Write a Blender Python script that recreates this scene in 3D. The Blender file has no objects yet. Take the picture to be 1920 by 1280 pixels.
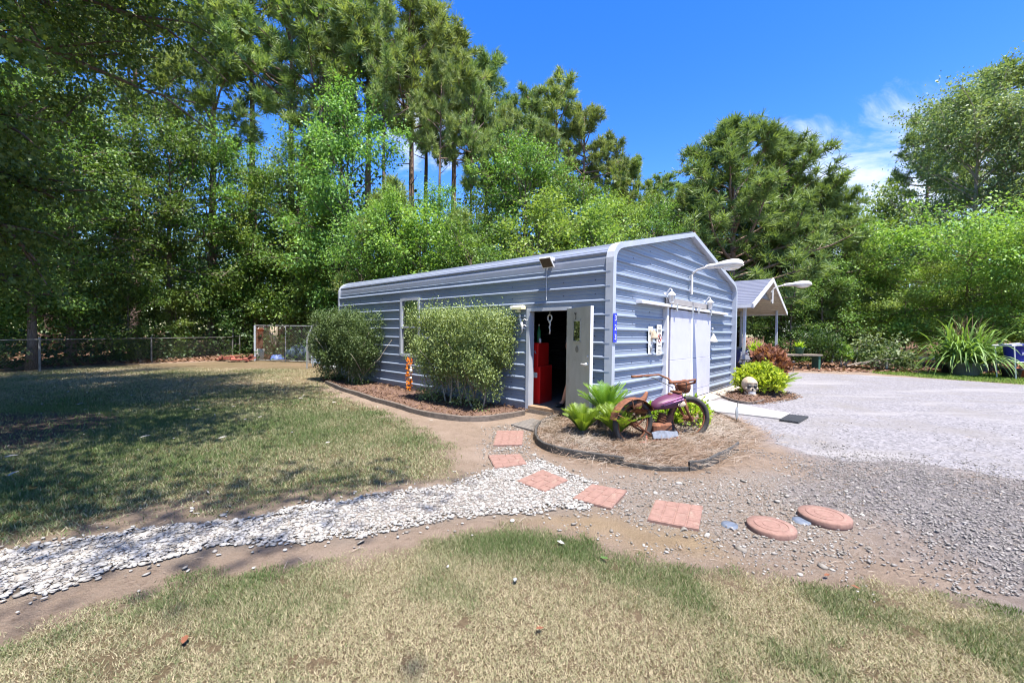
import bpy, math, random
import numpy as np
from mathutils import Vector, Matrix

S = bpy.context.scene
COL = S.collection
# ------------------------------------------------------------------ camera
CM = np.array([[0.99991730, -0.01286067, 0.0],
               [0.00025029, 0.01946018, -0.99981060],
               [0.01285824, 0.99972792, 0.01946179]])
EYE = np.array([0.0, 0.0, 1.44])
cd = bpy.data.cameras.new('camera'); cam = bpy.data.objects.new('camera', cd); COL.objects.link(cam)
cd.sensor_width = 36.0; cd.lens = 774.0 / 1920 * 36; cd.clip_start = 0.05; cd.clip_end = 3000
cam.matrix_world = Matrix.Translation(EYE.tolist()) @ Matrix(CM.tolist()).to_4x4()
S.camera = cam
# ------------------------------------------------------------------ light
SUND = np.array([0.165, -0.315, 1.0]); SUND /= np.linalg.norm(SUND)
sl = bpy.data.lights.new('sun', 'SUN'); sl.energy = 5.0; sl.angle = math.radians(0.53); sl.color = (1.0, 0.95, 0.87)
so = bpy.data.objects.new('sun', sl); COL.objects.link(so)
so.rotation_euler = Vector((-SUND).tolist()).to_track_quat('-Z', 'Y').to_euler(); so.location = (0, -20, 40)
w = bpy.data.worlds.new('World'); S.world = w; w.use_nodes = True
nt = w.node_tree; nd = nt.nodes; lk = nt.links; nd.clear()
sky = nd.new('ShaderNodeTexSky'); sky.sky_type = 'NISHITA'; sky.sun_disc = False
sky.sun_elevation = math.asin(SUND[2]); sky.sun_rotation = math.atan2(SUND[0], SUND[1])
sky.air_density = 1.0; sky.dust_density = 0.3; sky.ozone_density = 2.2
hs = nd.new('ShaderNodeHueSaturation'); hs.inputs['Hue'].default_value = 0.517; hs.inputs['Saturation'].default_value = 1.40; hs.inputs['Value'].default_value = 0.98
lk.new(sky.outputs[0], hs.inputs['Color'])
tc = nd.new('ShaderNodeTexCoord')
def wmath(op, a, b=None, c=None):
    n = nd.new('ShaderNodeMath'); n.operation = op; n.use_clamp = False
    for i, x in enumerate((a, b, c)):
        if x is None: continue
        if isinstance(x, (int, float)): n.inputs[i].default_value = x
        else: lk.new(x, n.inputs[i])
    return n.outputs[0]
def cloud_patch(d0, rad, scale, thr):
    dn = np.array(d0) / np.linalg.norm(d0)
    dist = nd.new('ShaderNodeVectorMath'); dist.operation = 'DISTANCE'
    mp = nd.new('ShaderNodeMapping'); mp.inputs['Scale'].default_value = (1, 1, 1.7)
    lk.new(tc.outputs['Generated'], mp.inputs['Vector'])
    lk.new(mp.outputs[0], dist.inputs[0]); dist.inputs[1].default_value = (dn[0], dn[1], dn[2] * 1.7)
    fall = wmath('MULTIPLY', dist.outputs['Value'], 1.0 / rad)
    fall = wmath('SUBTRACT', 1.0, fall)
    mp2 = nd.new('ShaderNodeMapping'); mp2.inputs['Scale'].default_value = (1, 1, 2.6); mp2.inputs['Rotation'].default_value = (0.35, 0.2, 0.3)
    lk.new(tc.outputs['Generated'], mp2.inputs['Vector'])
    nz = nd.new('ShaderNodeTexNoise'); nz.inputs['Scale'].default_value = scale; nz.inputs['Detail'].default_value = 9; nz.inputs['Roughness'].default_value = 0.62
    nz.inputs['Distortion'].default_value = 0.7
    lk.new(mp2.outputs[0], nz.inputs['Vector'])
    s = wmath('ADD', nz.outputs['Fac'], wmath('MULTIPLY', fall, 0.45))
    n = nd.new('ShaderNodeMapRange'); n.interpolation_type = 'SMOOTHSTEP'
    n.inputs['From Min'].default_value = thr; n.inputs['From Max'].default_value = thr + 0.34
    lk.new(s, n.inputs['Value']); return n.outputs[0]
def pixdir(x, y): return CM @ np.array([(x - 960) / 774.0, -(y - 640) / 774.0, -1.0])
c1 = cloud_patch(pixdir(1650, 360), 0.32, 4.4, 0.59)
c2 = cloud_patch(pixdir(775, 235), 0.16, 7.0, 0.60)
c3 = cloud_patch(pixdir(1480, 560), 0.5, 4.0, 0.70)
cs = wmath('MINIMUM', wmath('ADD', wmath('ADD', c1, c2), c3), 1.0)
cmx = nd.new('ShaderNodeMix'); cmx.data_type = 'RGBA'
lk.new(wmath('MULTIPLY', cs, 0.85), cmx.inputs['Factor']); lk.new(hs.outputs[0], cmx.inputs['A']); cmx.inputs['B'].default_value = (3.5, 3.75, 4.2, 1)
bg = nd.new('ShaderNodeBackground'); bg.inputs['Strength'].default_value = 0.128
lk.new(cmx.outputs['Result'], bg.inputs['Color'])
wo = nd.new('ShaderNodeOutputWorld'); lk.new(bg.outputs[0], wo.inputs[0])
vs = S.view_settings; S.display_settings.display_device = 'sRGB'
vs.view_transform = 'Standard'; vs.look = 'None'; vs.exposure = 1.48; vs.gamma = 1.0; vs.use_curve_mapping = False
cy = S.cycles; cy.max_bounces = 7; cy.diffuse_bounces = 4; cy.glossy_bounces = 3; cy.transmission_bounces = 4; cy.transparent_max_bounces = 6
cy.caustics_reflective = False; cy.caustics_refractive = False; cy.use_denoising = True; cy.pixel_filter_type = 'BLACKMAN_HARRIS'; cy.filter_width = 1.1; cy.sample_clamp_indirect = 6
try: cy.denoiser = 'OPENIMAGEDENOISE'; cy.denoising_input_passes = 'RGB_ALBEDO_NORMAL'
except Exception: pass

# ------------------------------------------------------------------ helpers
def G(x, y, z=0.0):
    "world point where the sight line of a photograph pixel meets height z"
    d = pixdir(x, y); return EYE + d * (z - EYE[2]) / d[2]
def AT(x, y, Y):
    d = pixdir(x, y); return EYE + d * (Y / d[1])
def hashn(ix, iy, seed=0):
    n = (ix * 374761393 + iy * 668265263 + seed * 69069) & 0xffffffff
    n = ((n ^ (n >> 13)) * 1274126177) & 0xffffffff
    return ((n ^ (n >> 16)) & 0xffff) / 65535.0
def vnoise(x, y, seed=0):
    x = np.asarray(x, float); y = np.asarray(y, float)
    x0 = np.floor(x).astype(np.int64); y0 = np.floor(y).astype(np.int64)
    fx = x - x0; fy = y - y0; fx = fx * fx * (3 - 2 * fx); fy = fy * fy * (3 - 2 * fy)
    a = hashn(x0, y0, seed); b = hashn(x0 + 1, y0, seed); c = hashn(x0, y0 + 1, seed); d = hashn(x0 + 1, y0 + 1, seed)
    return (a * (1 - fx) + b * fx) * (1 - fy) + (c * (1 - fx) + d * fx) * fy
def fbm(x, y, seed=0, o=4):
    s = 0; a = 0.5; t = 0
    for k in range(o):
        s = s + a * vnoise(x * 2 ** k, y * 2 ** k, seed + k * 17); t += a; a *= 0.55
    return s / t
def polysd(px, py, poly):
    "signed distance to a polygon, positive inside"
    px = np.asarray(px, float); py = np.asarray(py, float)
    d = np.full(px.shape, 1e9); ins = np.zeros(px.shape, bool)
    n = len(poly)
    for i in range(n):
        ax, ay = poly[i]; bx, by = poly[(i + 1) % n]
        ex, ey = bx - ax, by - ay
        t = np.clip(((px - ax) * ex + (py - ay) * ey) / (ex * ex + ey * ey + 1e-12), 0, 1)
        d = np.minimum(d, np.hypot(px - ax - t * ex, py - ay - t * ey))
        if ay != by:
            c = ((ay > py) != (by > py)) & (px < (bx - ax) * (py - ay) / (by - ay) + ax); ins ^= c
    return np.where(ins, d, -d)
def sstep(x, a, b):
    t = np.clip((x - a) / (b - a), 0, 1); return t * t * (3 - 2 * t)
def unit(v):
    return v / (np.linalg.norm(v, axis=-1, keepdims=True) + 1e-12)

class MB:
    "collects faces of one part"
    def __init__(s): s.v = []; s.f = []
    def add(s, vs, fs):
        o = len(s.v); s.v += [tuple(float(c) for c in p) for p in vs]; s.f += [tuple(i + o for i in f) for f in fs]; return s
    def obox(s, c, ax, ay, az):
        c, ax, ay, az = [np.array(q, float) for q in (c, ax, ay, az)]
        P = [c + i * ax + j * ay + k * az for k in (-1, 1) for j in (-1, 1) for i in (-1, 1)]
        return s.add(P, [(0, 2, 3, 1), (4, 5, 7, 6), (0, 1, 5, 4), (2, 6, 7, 3), (0, 4, 6, 2), (1, 3, 7, 5)])
    def box(s, x0, x1, y0, y1, z0, z1):
        return s.obox(((x0 + x1) / 2, (y0 + y1) / 2, (z0 + z1) / 2), ((x1 - x0) / 2, 0, 0), (0, (y1 - y0) / 2, 0), (0, 0, (z1 - z0) / 2))
    def bbox(s, x0, x1, y0, y1, z0, z1, r=0.01):
        "box with chamfered vertical and top edges"
        def ring(z, i): return [(x0 + i, y0 + r, z), (x0 + r, y0 + i, z), (x1 - r, y0 + i, z), (x1 - i, y0 + r, z), (x1 - i, y1 - r, z), (x1 - r, y1 - i, z), (x0 + r, y1 - i, z), (x0 + i, y1 - r, z)]
        R = [ring(z0, 0), ring(z1 - r, 0), [(min(max(p[0], x0 + r), x1 - r), min(max(p[1], y0 + r), y1 - r), z1) for p in ring(z1, 0)]]
        vs = sum(R, []); fs = [(k * 8 + i, k * 8 + (i + 1) % 8, (k + 1) * 8 + (i + 1) % 8, (k + 1) * 8 + i) for k in range(2) for i in range(8)]
        fs += [tuple(range(7, -1, -1)), tuple(range(16, 24))]
        return s.add(vs, fs)
    def tube(s, pts, rad, n=8, cap=True, closed=False):
        P = [np.array(p, float) for p in pts]; m = len(P)
        if not hasattr(rad, '__len__'): rad = [rad] * m
        vs = []; prev = None
        for i in range(m):
            if closed: t = P[(i + 1) % m] - P[(i - 1) % m]
            else: t = P[min(i + 1, m - 1)] - P[max(i - 1, 0)]
            t = t / (np.linalg.norm(t) + 1e-9)
            if prev is None:
                a = np.array([0, 0, 1.0]) if abs(t[2]) < 0.9 else np.array([1.0, 0, 0]); u = np.cross(t, a)
            else: u = prev - t * (prev @ t)
            u /= np.linalg.norm(u) + 1e-9; prev = u; q = np.cross(t, u)
            for k in range(n):
                an = 2 * math.pi * k / n; vs.append(P[i] + rad[i] * (math.cos(an) * u + math.sin(an) * q))
        fs = []
        for i in range(m if closed else m - 1):
            j = (i + 1) % m
            for k in range(n): fs.append((i * n + k, i * n + (k + 1) % n, j * n + (k + 1) % n, j * n + k))
        if cap and not closed: fs += [tuple(range(n - 1, -1, -1)), tuple(range((m - 1) * n, m * n))]
        return s.add(vs, fs)
    def lathe(s, prof, c=(0, 0, 0), n=16, cap=True):
        vs = []; m = len(prof)
        for r, z in prof:
            for k in range(n):
                a = 2 * math.pi * k / n; vs.append((c[0] + r * math.cos(a), c[1] + r * math.sin(a), c[2] + z))
        fs = [(i * n + k, i * n + (k + 1) % n, (i + 1) * n + (k + 1) % n, (i + 1) * n + k) for i in range(m - 1) for k in range(n)]
        if cap: fs += [tuple(range(n - 1, -1, -1)), tuple(range((m - 1) * n, m * n))]
        return s.add(vs, fs)
    def ball(s, c, r, nu=14, nv=10, fn=None):
        if not hasattr(r, '__len__'): r = (r, r, r)
        vs = []
        for j in range(nv + 1):
            ph = math.pi * j / nv
            for i in range(nu):
                th = 2 * math.pi * i / nu
                d = np.array([math.sin(ph) * math.cos(th), math.sin(ph) * math.sin(th), math.cos(ph)])
                k = fn(d) if fn else 1.0
                vs.append((c[0] + r[0] * d[0] * k, c[1] + r[1] * d[1] * k, c[2] + r[2] * d[2] * k))
        fs = [(j * nu + i, (j + 1) * nu + i, (j + 1) * nu + (i + 1) % nu, j * nu + (i + 1) % nu) for j in range(nv) for i in range(nu)]
        return s.add(vs, fs)
    def prism(s, poly, z0, z1):
        n = len(poly); vs = [(p[0], p[1], z0) for p in poly] + [(p[0], p[1], z1) for p in poly]
        a = sum(poly[i][0] * poly[(i + 1) % n][1] - poly[(i + 1) % n][0] * poly[i][1] for i in range(n))
        fs = [tuple(range(n - 1, -1, -1)), tuple(range(n, 2 * n))] + [(i, (i + 1) % n, n + (i + 1) % n, n + i) for i in range(n)]
        if a < 0: fs = [f[::-1] for f in fs]
        return s.add(vs, fs)
    def xf(s, M):
        M = np.array(M); s.v = [tuple((M[:3, :3] @ np.array(p) + M[:3, 3]).tolist()) for p in s.v]; return s

def props(o, label=None, cat=None, group=None, kind=None):
    if label: o['label'] = label
    if cat: o['category'] = cat
    if group: o['group'] = group
    if kind: o['kind'] = kind
    return o
def obj(name, mb, m, parent=None, smooth=False, label=None, cat=None, group=None, kind=None, loc=None, rotz=0):
    me = bpy.data.meshes.new(name); me.from_pydata(mb.v, [], mb.f); me.update()
    if smooth: me.polygons.foreach_set('use_smooth', [True] * len(me.polygons))
    if m: me.materials.append(m)
    o = bpy.data.objects.new(name, me); COL.objects.link(o)
    if parent: o.parent = parent
    if loc is not None: o.location = tuple(float(c) for c in loc)
    if rotz: o.rotation_euler = (0, 0, rotz)
    return props(o, label, cat, group, kind)
def thing(name, label, cat, loc=(0, 0, 0), rotz=0, group=None):
    o = bpy.data.objects.new(name, None); COL.objects.link(o); o.empty_display_size = 0.2
    o.location = tuple(float(c) for c in loc); o.rotation_euler = (0, 0, rotz)
    return props(o, label, cat, group)
def npmesh(name, V, F, m, attrs=None, smooth=False):
    V = np.ascontiguousarray(V, np.float32).reshape(-1, 3); F = np.ascontiguousarray(F, np.int32)
    nf, k = F.shape; me = bpy.data.meshes.new(name)
    me.vertices.add(len(V)); me.vertices.foreach_set('co', V.ravel())
    me.loops.add(nf * k); me.loops.foreach_set('vertex_index', F.ravel())
    me.polygons.add(nf); me.polygons.foreach_set('loop_start', np.arange(0, nf * k, k, dtype=np.int32)); me.polygons.foreach_set('loop_total', np.full(nf, k, np.int32))
    for nm, a in (attrs or {}).items():
        a = np.ascontiguousarray(a, np.float32)
        if a.ndim == 1: at = me.attributes.new(nm, 'FLOAT', 'POINT'); at.data.foreach_set('value', a)
        else: at = me.attributes.new(nm, 'FLOAT_COLOR', 'POINT'); at.data.foreach_set('color', a.ravel())
    me.materials.append(m); me.update(); me.validate()
    if smooth: me.polygons.foreach_set('use_smooth', np.ones(nf, bool))
    return me
def link(name, me, parent=None, loc=None, **k):
    o = bpy.data.objects.new(name, me); COL.objects.link(o)
    if parent: o.parent = parent
    if loc is not None: o.location = tuple(float(c) for c in loc)
    return props(o, **k)

# ------------------------------------------------------------------ materials
def _new(name):
    m = bpy.data.materials.new(name); m.use_nodes = True; t = m.node_tree
    b = t.nodes['Principled BSDF']; return m, t, b
def _mix(t, fac, A, B, mode='MIX'):
    n = t.nodes.new('ShaderNodeMix'); n.data_type = 'RGBA'; n.blend_type = mode
    for nm, x in (('Factor', fac), ('A', A), ('B', B)):
        if isinstance(x, (int, float)): n.inputs[nm].default_value = x
        elif isinstance(x, (tuple, list)): n.inputs[nm].default_value = (*x[:3], 1)
        else: t.links.new(x, n.inputs[nm])
    return n.outputs['Result']
def _noise(t, scale, detail=4, rough=0.6, vec=None, stretch=None):
    n = t.nodes.new('ShaderNodeTexNoise'); n.inputs['Scale'].default_value = scale; n.inputs['Detail'].default_value = detail; n.inputs['Roughness'].default_value = rough
    tc = t.nodes.new('ShaderNodeTexCoord'); v = tc.outputs['Object']
    if stretch:
        mp = t.nodes.new('ShaderNodeMapping'); mp.inputs['Scale'].default_value = stretch; t.links.new(v, mp.inputs['Vector']); v = mp.outputs[0]
    t.links.new(v, n.inputs['Vector']); return n.outputs['Fac']
def _range(t, x, a, b):
    n = t.nodes.new('ShaderNodeMapRange'); n.inputs['From Min'].default_value = a; n.inputs['From Max'].default_value = b
    t.links.new(x, n.inputs['Value']); return n.outputs[0]
def _attr(t, nm):
    n = t.nodes.new('ShaderNodeAttribute'); n.attribute_name = nm; return n
def _bump(t, b, h, strength, dist):
    n = t.nodes.new('ShaderNodeBump'); n.inputs['Strength'].default_value = strength; n.inputs['Distance'].default_value = dist
    t.links.new(h, n.inputs['Height']); t.links.new(n.outputs[0], b.inputs['Normal'])
def pm(name, c1, c2=None, rough=0.6, scale=6.0, metallic=0.0, bump=0.0, spec=0.4, lo=0.35, hi=0.65, stretch=None, coat=0.0, dirt=None, dscale=2.0):
    m, t, b = _new(name); b.inputs['Roughness'].default_value = rough; b.inputs['Metallic'].default_value = metallic; b.inputs['Specular IOR Level'].default_value = spec
    if coat: b.inputs['Coat Weight'].default_value = coat
    if c2 is None: c2 = tuple(x * 0.8 for x in c1)
    f = _noise(t, scale, 6, 0.65, stretch=stretch)
    c = _mix(t, _range(t, f, lo, hi), c1, c2)
    if dirt is not None:
        c = _mix(t, _range(t, _noise(t, dscale, 8, 0.7), 0.55, 0.75), c, dirt)
    t.links.new(c, b.inputs['Base Color'])
    if bump: _bump(t, b, f, 0.6, bump)
    return m
def leafmat(name, ca, cb, trans=0.35, rough=0.5, spec=0.35, var=0.35):
    m, t, b = _new(name)
    a = _attr(t, 'tint').outputs['Fac']
    oi = t.nodes.new('ShaderNodeObjectInfo')
    c = _mix(t, a, ca, cb)
    hsv = t.nodes.new('ShaderNodeHueSaturation')
    t.links.new(c, hsv.inputs['Color'])
    mr = t.nodes.new('ShaderNodeMapRange'); mr.inputs['To Min'].default_value = 1 - var; mr.inputs['To Max'].default_value = 1 + var; t.links.new(oi.outputs['Random'], mr.inputs['Value'])
    mh = t.nodes.new('ShaderNodeMapRange'); mh.inputs['To Min'].default_value = 0.485; mh.inputs['To Max'].default_value = 0.515; t.links.new(oi.outputs['Random'], mh.inputs['Value'])
    t.links.new(mr.outputs[0], hsv.inputs['Value']); t.links.new(mh.outputs[0], hsv.inputs['Hue'])
    c = hsv.outputs[0]
    t.links.new(c, b.inputs['Base Color']); b.inputs['Roughness'].default_value = rough; b.inputs['Specular IOR Level'].default_value = spec
    tr = t.nodes.new('ShaderNodeBsdfTranslucent')
    t.links.new(_mix(t, 1.0, c, (1.25, 1.25, 0.55), 'MULTIPLY'), tr.inputs['Color'])
    ms = t.nodes.new('ShaderNodeMixShader'); ms.inputs[0].default_value = trans
    t.links.new(b.outputs[0], ms.inputs[1]); t.links.new(tr.outputs[0], ms.inputs[2])
    t.links.new(ms.outputs[0], t.nodes['Material Output'].inputs['Surface'])
    return m
M = {}
M['siding'] = pm('siding', (.232, .275, .355), (.215, .255, .333), .42, 1.6, .1, 0, .5, dirt=(.175, .205, .265), dscale=1.1)
t_ = M['siding'].node_tree; b_ = t_.nodes['Principled BSDF']; old = b_.inputs['Base Color'].links[0].from_socket
sx = t_.nodes.new('ShaderNodeSeparateXYZ'); tcx = t_.nodes.new('ShaderNodeTexCoord'); t_.links.new(tcx.outputs['Object'], sx.inputs[0])
mz = t_.nodes.new('ShaderNodeMath'); mz.operation = 'MULTIPLY_ADD'; t_.links.new(_noise(t_, 7, 6, .7), mz.inputs[0]); mz.inputs[1].default_value = .55; t_.links.new(sx.outputs['Z'], mz.inputs[2])
mud = t_.nodes.new('ShaderNodeMapRange'); t_.links.new(mz.outputs[0], mud.inputs['Value']); mud.inputs['From Min'].default_value = .46; mud.inputs['From Max'].default_value = .24; mud.inputs['To Max'].default_value = .6
streak = _range(t_, _noise(t_, 3, 5, .7, stretch=(6, 6, .25)), .60, .80)
col_ = _mix(t_, mud.outputs[0], old, (.20, .15, .115)); ms_ = t_.nodes.new('ShaderNodeMath'); ms_.operation = 'MULTIPLY'; t_.links.new(streak, ms_.inputs[0]); ms_.inputs[1].default_value = .45
col_ = _mix(t_, ms_.outputs[0], col_, (.19, .20, .23)); t_.links.new(col_, b_.inputs['Base Color'])
M['roofmetal'] = pm('roofmetal', (.265, .295, .37), (.24, .27, .345), .36, 1.2, .25, 0, .5)
M['trim'] = pm('trim', (.44, .465, .52), (.37, .395, .45), .4, 3, .1)
M['white'] = pm('white_paint', (.66, .66, .68), (.56, .56, .58), .45, 4)
M['panel'] = pm('panel_paint', (.48, .475, .55), (.445, .44, .515), .5, 3, dirt=(.36, .35, .40), dscale=1.9)
M['doorgrey'] = pm('door_paint', (.50, .49, .42), (.42, .41, .34), .6, 5, stretch=(1, 1, .3), dirt=(.34, .32, .26))
M['dark'] = pm('dark_interior', (.015, .014, .013), rough=.9)
M['maroon'] = pm('maroon_strip', (.045, .015, .03), rough=.6)
M['black'] = pm('black_plastic', (.025, .025, .027), (.04, .04, .042), .55, 8)
M['rubber'] = pm('rubber', (.02, .019, .019), (.045, .04, .037), .8, 12)
M['conc'] = pm('concrete', (.34, .30, .25), (.27, .235, .20), .9, 5, bump=.004, dirt=(.30, .25, .20))
M['paleconc'] = pm('pale_concrete', (.29, .272, .262), (.235, .22, .21), .9, 5, bump=.004)
M['plank'] = pm('grey_wood', (.22, .18, .14), (.13, .11, .09), .85, 9, stretch=(1, 6, 6), bump=.004)
M['wood'] = pm('weathered_wood', (.30, .20, .12), (.16, .10, .06), .85, 9, bump=.004)
M['red'] = pm('red_paint', (.72, .014, .012), (.60, .011, .010), .3, 3, coat=.4)
M['green_glass'] = pm('green_plastic', (.02, .16, .05), rough=.3)
M['blue_sign'] = pm('blue_sign', (.025, .04, .55), (.02, .035, .48), .4, 4)
M['rust'] = pm('rust', (.20, .075, .035), (.10, .04, .022), .85, 22, bump=.003, dirt=(.28, .13, .06), dscale=14)
M['rustred'] = pm('rusty_red', (.30, .09, .06), (.16, .05, .04), .8, 16, bump=.003)
M['purple'] = pm('purple_paint', (.105, .03, .068), (.075, .02, .048), .5, 10, bump=.002, dirt=(.10, .05, .035), dscale=5)
M['pink'] = pm('pink_stripe', (.55, .22, .45), rough=.5)
M['bone'] = pm('bone', (.40, .335, .25), (.25, .19, .135), .8, 14, bump=.004)
M['whitebone'] = pm('white_bone', (.75, .74, .72), (.55, .54, .52), .7, 12)
M['paver'] = pm('brick_paver', (.235, .138, .11), (.17, .096, .077), .95, 24, bump=.005, dirt=(.27, .195, .15), dscale=13)
M['bluedisc'] = pm('slate_disc', (.12, .14, .18), (.08, .10, .135), .6, 20)
M['bark'] = pm('bark', (.20, .15, .12), (.09, .065, .05), .95, 10, bump=.02, stretch=(3, 3, .6))
M['pinebark'] = pm('pine_bark', (.27, .18, .14), (.12, .085, .07), .95, 7, bump=.03, stretch=(2, 2, .5))
M['palebark'] = pm('pale_bark', (.42, .36, .29), (.26, .21, .16), .9, 9, bump=.01, stretch=(2, 2, .5))
M['galv'] = pm('galvanised', (.42, .43, .42), (.32, .33, .33), .5, 6, .5)
M['oldgalv'] = pm('old_galvanised', (.20, .20, .19), (.13, .13, .125), .6, 6, .3)
M['sheet'] = pm('sheet_metal', (.50, .58, .68), (.42, .50, .60), .4, 3, .3)
M['bluep'] = pm('blue_plastic', (.02, .03, .42), (.02, .025, .35), .4, 4)
M['bluebarrel'] = pm('faded_blue', (.10, .16, .40), (.08, .12, .32), .5, 4)
M['terracotta'] = pm('terracotta', (.46, .13, .055), (.38, .10, .045), .8, 8)
M['greenpot'] = pm('green_pot', (.05, .13, .09), (.035, .10, .07), .6, 5)
M['greypot'] = pm('grey_pot', (.20, .24, .22), (.15, .18, .16), .7, 5)
M['slate'] = pm('carport_roof', (.15, .16, .21), (.13, .14, .185), .5, 2, .1)
M['ceiling'] = pm('carport_ceiling', (.58, .56, .50), (.50, .48, .42), .6, 3)
M['carblue'] = pm('car_paint', (.02, .03, .12), rough=.25, coat=.6)
M['cargrey'] = pm('car_grey', (.30, .31, .34), rough=.35)
M['skin'] = pm('skin', (.52, .26, .17), (.46, .22, .14), .55, 14)
M['cloth'] = pm('pale_cloth', (.55, .52, .55), rough=.9)
M['shirt'] = pm('dark_shirt', (.05, .055, .07), rough=.9)
M['hair'] = pm('hair', (.05, .035, .025), rough=.8)
M['yellowed'] = pm('yellowed_plastic', (.74, .70, .46), (.66, .62, .40), .5, 6)
M['alu'] = pm('lamp_alloy', (.62, .60, .58), (.50, .49, .47), .45, 8, .2)
M['rope'] = pm('rope', (.62, .60, .56), rough=.9)
M['orange'] = pm('orange_flower', (.75, .16, .01), (.85, .34, .02), .7, 40)
M['signwhite'] = pm('sign_white', (.74, .71, .64), (.66, .63, .57), .6, 8)
M['signred'] = pm('sign_red', (.50, .10, .07), rough=.6)
M['ink'] = pm('ink', (.05, .05, .05), rough=.7)
def glass(name, col, rough=.05):
    m, t, b = _new(name); b.inputs['Base Color'].default_value = (*col, 1); b.inputs['Roughness'].default_value = rough
    b.inputs['Specular IOR Level'].default_value = 1.0; b.inputs['Coat Weight'].default_value = 1.0; b.inputs['Coat Roughness'].default_value = .02; b.inputs['IOR'].default_value = 1.9
    return m
M['pane'] = glass('window_glass', (.012, .016, .014))
M['lens'] = glass('lamp_glass', (.55, .55, .52), .15)
M['solar'] = pm('solar_cell', (.075, .042, .036), (.05, .03, .026), .35, 30)
M['maple'] = leafmat('maple_leaves', (.055, .115, .028), (.165, .235, .06), .44, var=0)
M['broad'] = leafmat('broad_leaves', (.052, .130, .028), (.205, .335, .082), .38)
M['bright'] = leafmat('bright_leaves', (.095, .19, .034), (.30, .415, .10), .38, var=.15)
M['pale'] = leafmat('pale_leaves', (.09, .16, .055), (.27, .345, .16), .35, var=.2)
M['needle'] = leafmat('pine_needles', (.10, .17, .05), (.32, .39, .13), .36, var=.15)
M['needled'] = leafmat('dark_needles', (.080, .14, .045), (.24, .32, .105), .34, var=.15)
M['hedge'] = leafmat('hedge_leaves', (.105, .18, .05), (.36, .44, .19), .34, var=.05)
M['hedged'] = leafmat('dark_hedge_leaves', (.05, .09, .03), (.15, .21, .075), .30, var=.1)
M['sago'] = leafmat('sago_fronds', (.085, .175, .018), (.215, .325, .045), .34, var=.08)
M['lime'] = leafmat('lime_leaves', (.20, .32, .02), (.46, .56, .07), .35, var=.05)
M['copper'] = leafmat('copper_leaves', (.16, .06, .035), (.36, .19, .12), .30, var=.05)
M['blade'] = leafmat('long_blades', (.08, .17, .03), (.22, .36, .10), .35, var=.1)
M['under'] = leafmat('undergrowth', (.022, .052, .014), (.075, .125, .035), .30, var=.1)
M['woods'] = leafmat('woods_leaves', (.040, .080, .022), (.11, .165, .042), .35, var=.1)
M['grass'] = leafmat('grass_blades', (.385, .325, .22), (.095, .14, .045), .25, .7, .2, var=0)
M['lush'] = leafmat('lush_grass', (.16, .22, .05), (.22, .33, .06), .3, .7, .2, var=0)
M['straw'] = leafmat('straw', (.19, .125, .085), (.32, .275, .235), .1, .8, .2, var=0)
M['litter'] = leafmat('leaf_litter', (.09, .045, .028), (.25, .155, .105), .1, .8, .2, var=0)
def stonemat(name, ca, cb):
    m, t, b = _new(name); a = _attr(t, 'tint').outputs['Fac']
    c = _mix(t, a, ca, cb); f = _noise(t, 60, 3); c = _mix(t, _range(t, f, .3, .7), c, _mix(t, 1.0, c, (.82, .80, .78), 'MULTIPLY'))
    t.links.new(c, b.inputs['Base Color']); b.inputs['Roughness'].default_value = .85; return m
M['wstone'] = stonemat('white_stone', (.18, .16, .135), (.45, .43, .40))
M['gstone'] = stonemat('grey_stone', (.15, .138, .13), (.31, .288, .268))
# ------------------------------------------------------------------ ground
BU = np.array([0.67324516, 0.73941934, 0.0]); BV = np.array([-BU[1], BU[0], 0.0]); BC = np.array([1.58737586, 6.54328799, 0.0]); BROT = math.atan2(BU[1], BU[0])
def B(a, b, z=0.0): return BC + BU * a + BV * b + np.array([0, 0, z])
def PP(*px): return [tuple(G(x, y)[:2]) for x, y in px]
rng = np.random.default_rng(7)
P_path = PP((-700, 1110), (-300, 1090), (0, 1040), (150, 1012), (330, 986), (480, 974), (560, 952), (640, 940), (760, 920), (860, 905), (905, 885), (960, 868), (1010, 862), (1060, 885), (1110, 905), (1130, 930), (1090, 950), (1000, 958), (900, 965), (800, 978), (680, 1002), (560, 1012), (400, 1024), (300, 1048), (200, 1066), (90, 1108), (0, 1120), (-300, 1200), (-700, 1260))
P_near = PP((-900, 1330), (0, 1185), (70, 1152), (200, 1132), (330, 1084), (480, 1062), (640, 1046), (760, 1026), (830, 990), (960, 978), (1050, 988), (1130, 1012), (1200, 1040), (1380, 1058), (1560, 1078), (1700, 1085), (1810, 1110), (1920, 1150), (2400, 1230)) + [(6, 0.5), (6, -8), (-8, -8)]
P_left = PP((640, 672), (648, 700), (600, 712), (640, 735), (700, 760), (790, 795), (838, 830), (852, 870), (850, 892), (770, 912), (690, 928), (560, 934), (480, 950), (340, 968), (200, 990), (0, 1020), (-600, 1060)) + [(-30, 3), (-30, 13.0)] + PP((0, 692), (200, 684), (430, 676))
P_drive = PP((1300, 752), (1372, 722), (1400, 706), (1470, 698), (1600, 702), (1760, 711), (1920, 722), (2300, 745), (3200, 800)) + [(14, 4.0)] + PP((2300, 940), (1920, 900), (1800, 878), (1700, 868), (1600, 862), (1520, 850), (1460, 832), (1415, 800), (1350, 775))
P_dark = PP((1540, 838), (1620, 850), (1730, 862), (1920, 905), (2200, 960), (2300, 1110), (1920, 1120), (1830, 1095), (1740, 1030), (1650, 985), (1580, 940), (1540, 890))
P_sand = PP((960, 962), (1060, 960), (1160, 950), (1230, 985), (1330, 1000), (1380, 1050), (1200, 1036), (1130, 1008), (1050, 984))
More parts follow.
